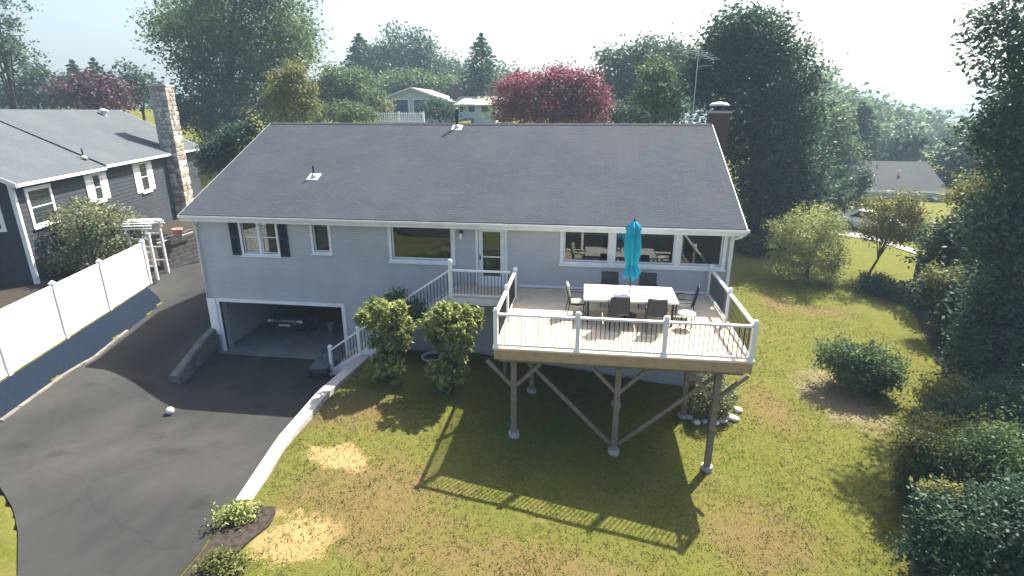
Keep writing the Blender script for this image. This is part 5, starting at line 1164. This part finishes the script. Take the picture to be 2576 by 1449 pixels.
# white stones round the grey shrub
for k, (px, py) in enumerate([(1735, 1052), (1752, 1062), (1772, 1058), (1800, 1062), (1818, 1056), (1835, 1048), (1848, 1052), (1856, 1030), (1742, 1038)]):
    q = at(px, py, 2, -.25); z = H(q[0], q[1]); bm = bmesh.new(); bmesh.ops.create_icosphere(bm, subdivisions=2, radius=.13)
    for v in bm.verts: v.co = Vector((v.co.x * rnd.uniform(.95, 1.1), v.co.y * rnd.uniform(.85, 1.05), v.co.z * .62)) * (1 + rnd.uniform(-.06, .06))
    me = bpy.data.meshes.new('garden_stone'); bm.to_mesh(me); bm.free(); me.materials.append(M_wstone); me.polygons.foreach_set('use_smooth', [True] * len(me.polygons))
    o = link(bpy.data.objects.new('garden_stone', me)); o.location = (q[0], q[1], z + .05); o.rotation_euler = (0, 0, rnd.uniform(0, 6)); s_ = rnd.uniform(.8, 1.3); o.scale = (s_, s_, s_)
    tag(o, 'white garden stone in the ring round the grey shrub', 'stone', 'white stones round the grey shrub')
# distant wooded slope on the right and skyline woods: one mass each
def wood(name, label, line, Y, leaf, n, mtl, thick=26):
    lb = []
    for i in range(len(line) - 1):
        (x0, y0), (x1, y1) = line[i], line[i + 1]; k = max(2, int(abs(x1 - x0) / 22))
        for j in range(k):
            t = (j + rnd.random()) / k; px = lerp(x0, x1, t); py = lerp(y0, y1, t); yy = Y + rnd.uniform(-12, 12); c = at(px, py + thick * .8, 1, yy); sc = depth(c) / FPX
            lb.append((c[0], c[1], c[2], thick * sc, thick * sc, thick * sc * rnd.uniform(.8, 1.15))); c = at(px, py + thick * 2.6, 1, yy - 10); lb.append((c[0], c[1], c[2], thick * 1.2 * sc, thick * sc, thick * 1.4 * sc))
    C, var = clumped(lb, n, leaf * 1.6, 34); me = leaf_mesh(name, C, leaf, mtl, var); o = link(bpy.data.objects.new(name, me)); tag(o, label, 'woods', kind='stuff')
wood('hillside_wood', 'distant wooded hillside falling to the right behind the bungalow', [(1990, 170), (2060, 200), (2110, 238), (2220, 275), (2320, 300), (2420, 325), (2620, 340)], 120, 1.0, 52000, L_green, 40)
wood('skyline_wood', 'far strip of trees along the skyline behind the left houses', [(-60, 230), (120, 235), (300, 240), (420, 250), (560, 240), (800, 225)], 95, 1.0, 9000, L_blue, 22)
wood('skyline_wood', 'far strip of trees along the skyline behind the pale blue house', [(820, 215), (960, 205), (1120, 200), (1300, 215), (1500, 225), (1760, 220)], 105, 1.1, 9000, L_blue, 22)

# grass tufts over the near lawn
def tufts(name, label, n, region, mtl, hgt):
    P = []
    while len(P) < n:
        x = rnd.uniform(region[0], region[1]); y = rnd.uniform(region[2], region[3])
        if y > 0 and x < 19.2: continue
        if y < 0 and x < wall_x(y) + .28: continue
        if y < -8.85 and x < 8.0: continue
        if rnd.random() > 1.15 - .03 * (y + 13): continue
        P.append((x, y, H(x, y)))
    P = np.array(P); n = len(P); Vv = []; var = []
    bl = 3; base = np.repeat(P, bl, 0) + np.c_[RG.normal(size=(n * bl, 2)) * .03, np.zeros(n * bl)]
    a = RG.uniform(0, 6.28, n * bl); w_ = RG.uniform(.006, .014, n * bl); hh = hgt * RG.uniform(.5, 1.3, n * bl); ln = RG.normal(size=(n * bl, 2)) * .03
    side = np.c_[np.cos(a) * w_, np.sin(a) * w_, np.zeros(n * bl)]; tip = base + np.c_[ln, hh]
    V = np.empty((n * bl, 3, 3)); V[:, 0] = base - side; V[:, 1] = base + side; V[:, 2] = tip; m_ = n * bl
    me = bpy.data.meshes.new(name); me.vertices.add(3 * m_); me.loops.add(3 * m_); me.polygons.add(m_); me.vertices.foreach_set('co', V.reshape(-1)); me.loops.foreach_set('vertex_index', np.arange(3 * m_, dtype=np.int32)); me.polygons.foreach_set('loop_start', np.arange(0, 3 * m_, 3, dtype=np.int32)); me.update(calc_edges=True)
    at_ = me.attributes.new('var', 'FLOAT', 'POINT'); at_.data.foreach_set('value', np.repeat(np.clip(RG.normal(.45, .25, m_), 0, 1), 3).astype(np.float32)); me.materials.append(mtl)
    tag(link(bpy.data.objects.new(name, me)), label, 'grass', kind='stuff')
tufts('lawn_grass', 'short patchy green and straw coloured grass of the front lawn', 40000, (6.6, 27, -13, 14), L_grass, .04)

# ================================================================== HAZE
USE_HAZE = True
if USE_HAZE:
    hz = MB().box(-760, 800, -760, 800, -90, 36).build('haze', mat('haze_air', (1, 1, 1))); hz['kind'] = 'stuff'; hz['label'] = 'thin bluish summer haze over the whole place'
    m = bpy.data.materials.new('summer_haze'); m.use_nodes = True; n = m.node_tree.nodes; l = m.node_tree.links; n.remove(n['Principled BSDF'])
    pv = n.new('ShaderNodeVolumePrincipled'); pv.inputs['Color'].default_value = (.55, .77, 1, 1); pv.inputs['Density'].default_value = .0009; pv.inputs['Anisotropy'].default_value = .2
    l.new(pv.outputs[0], n['Material Output'].inputs['Volume']); hz.data.materials.clear(); hz.data.materials.append(m)
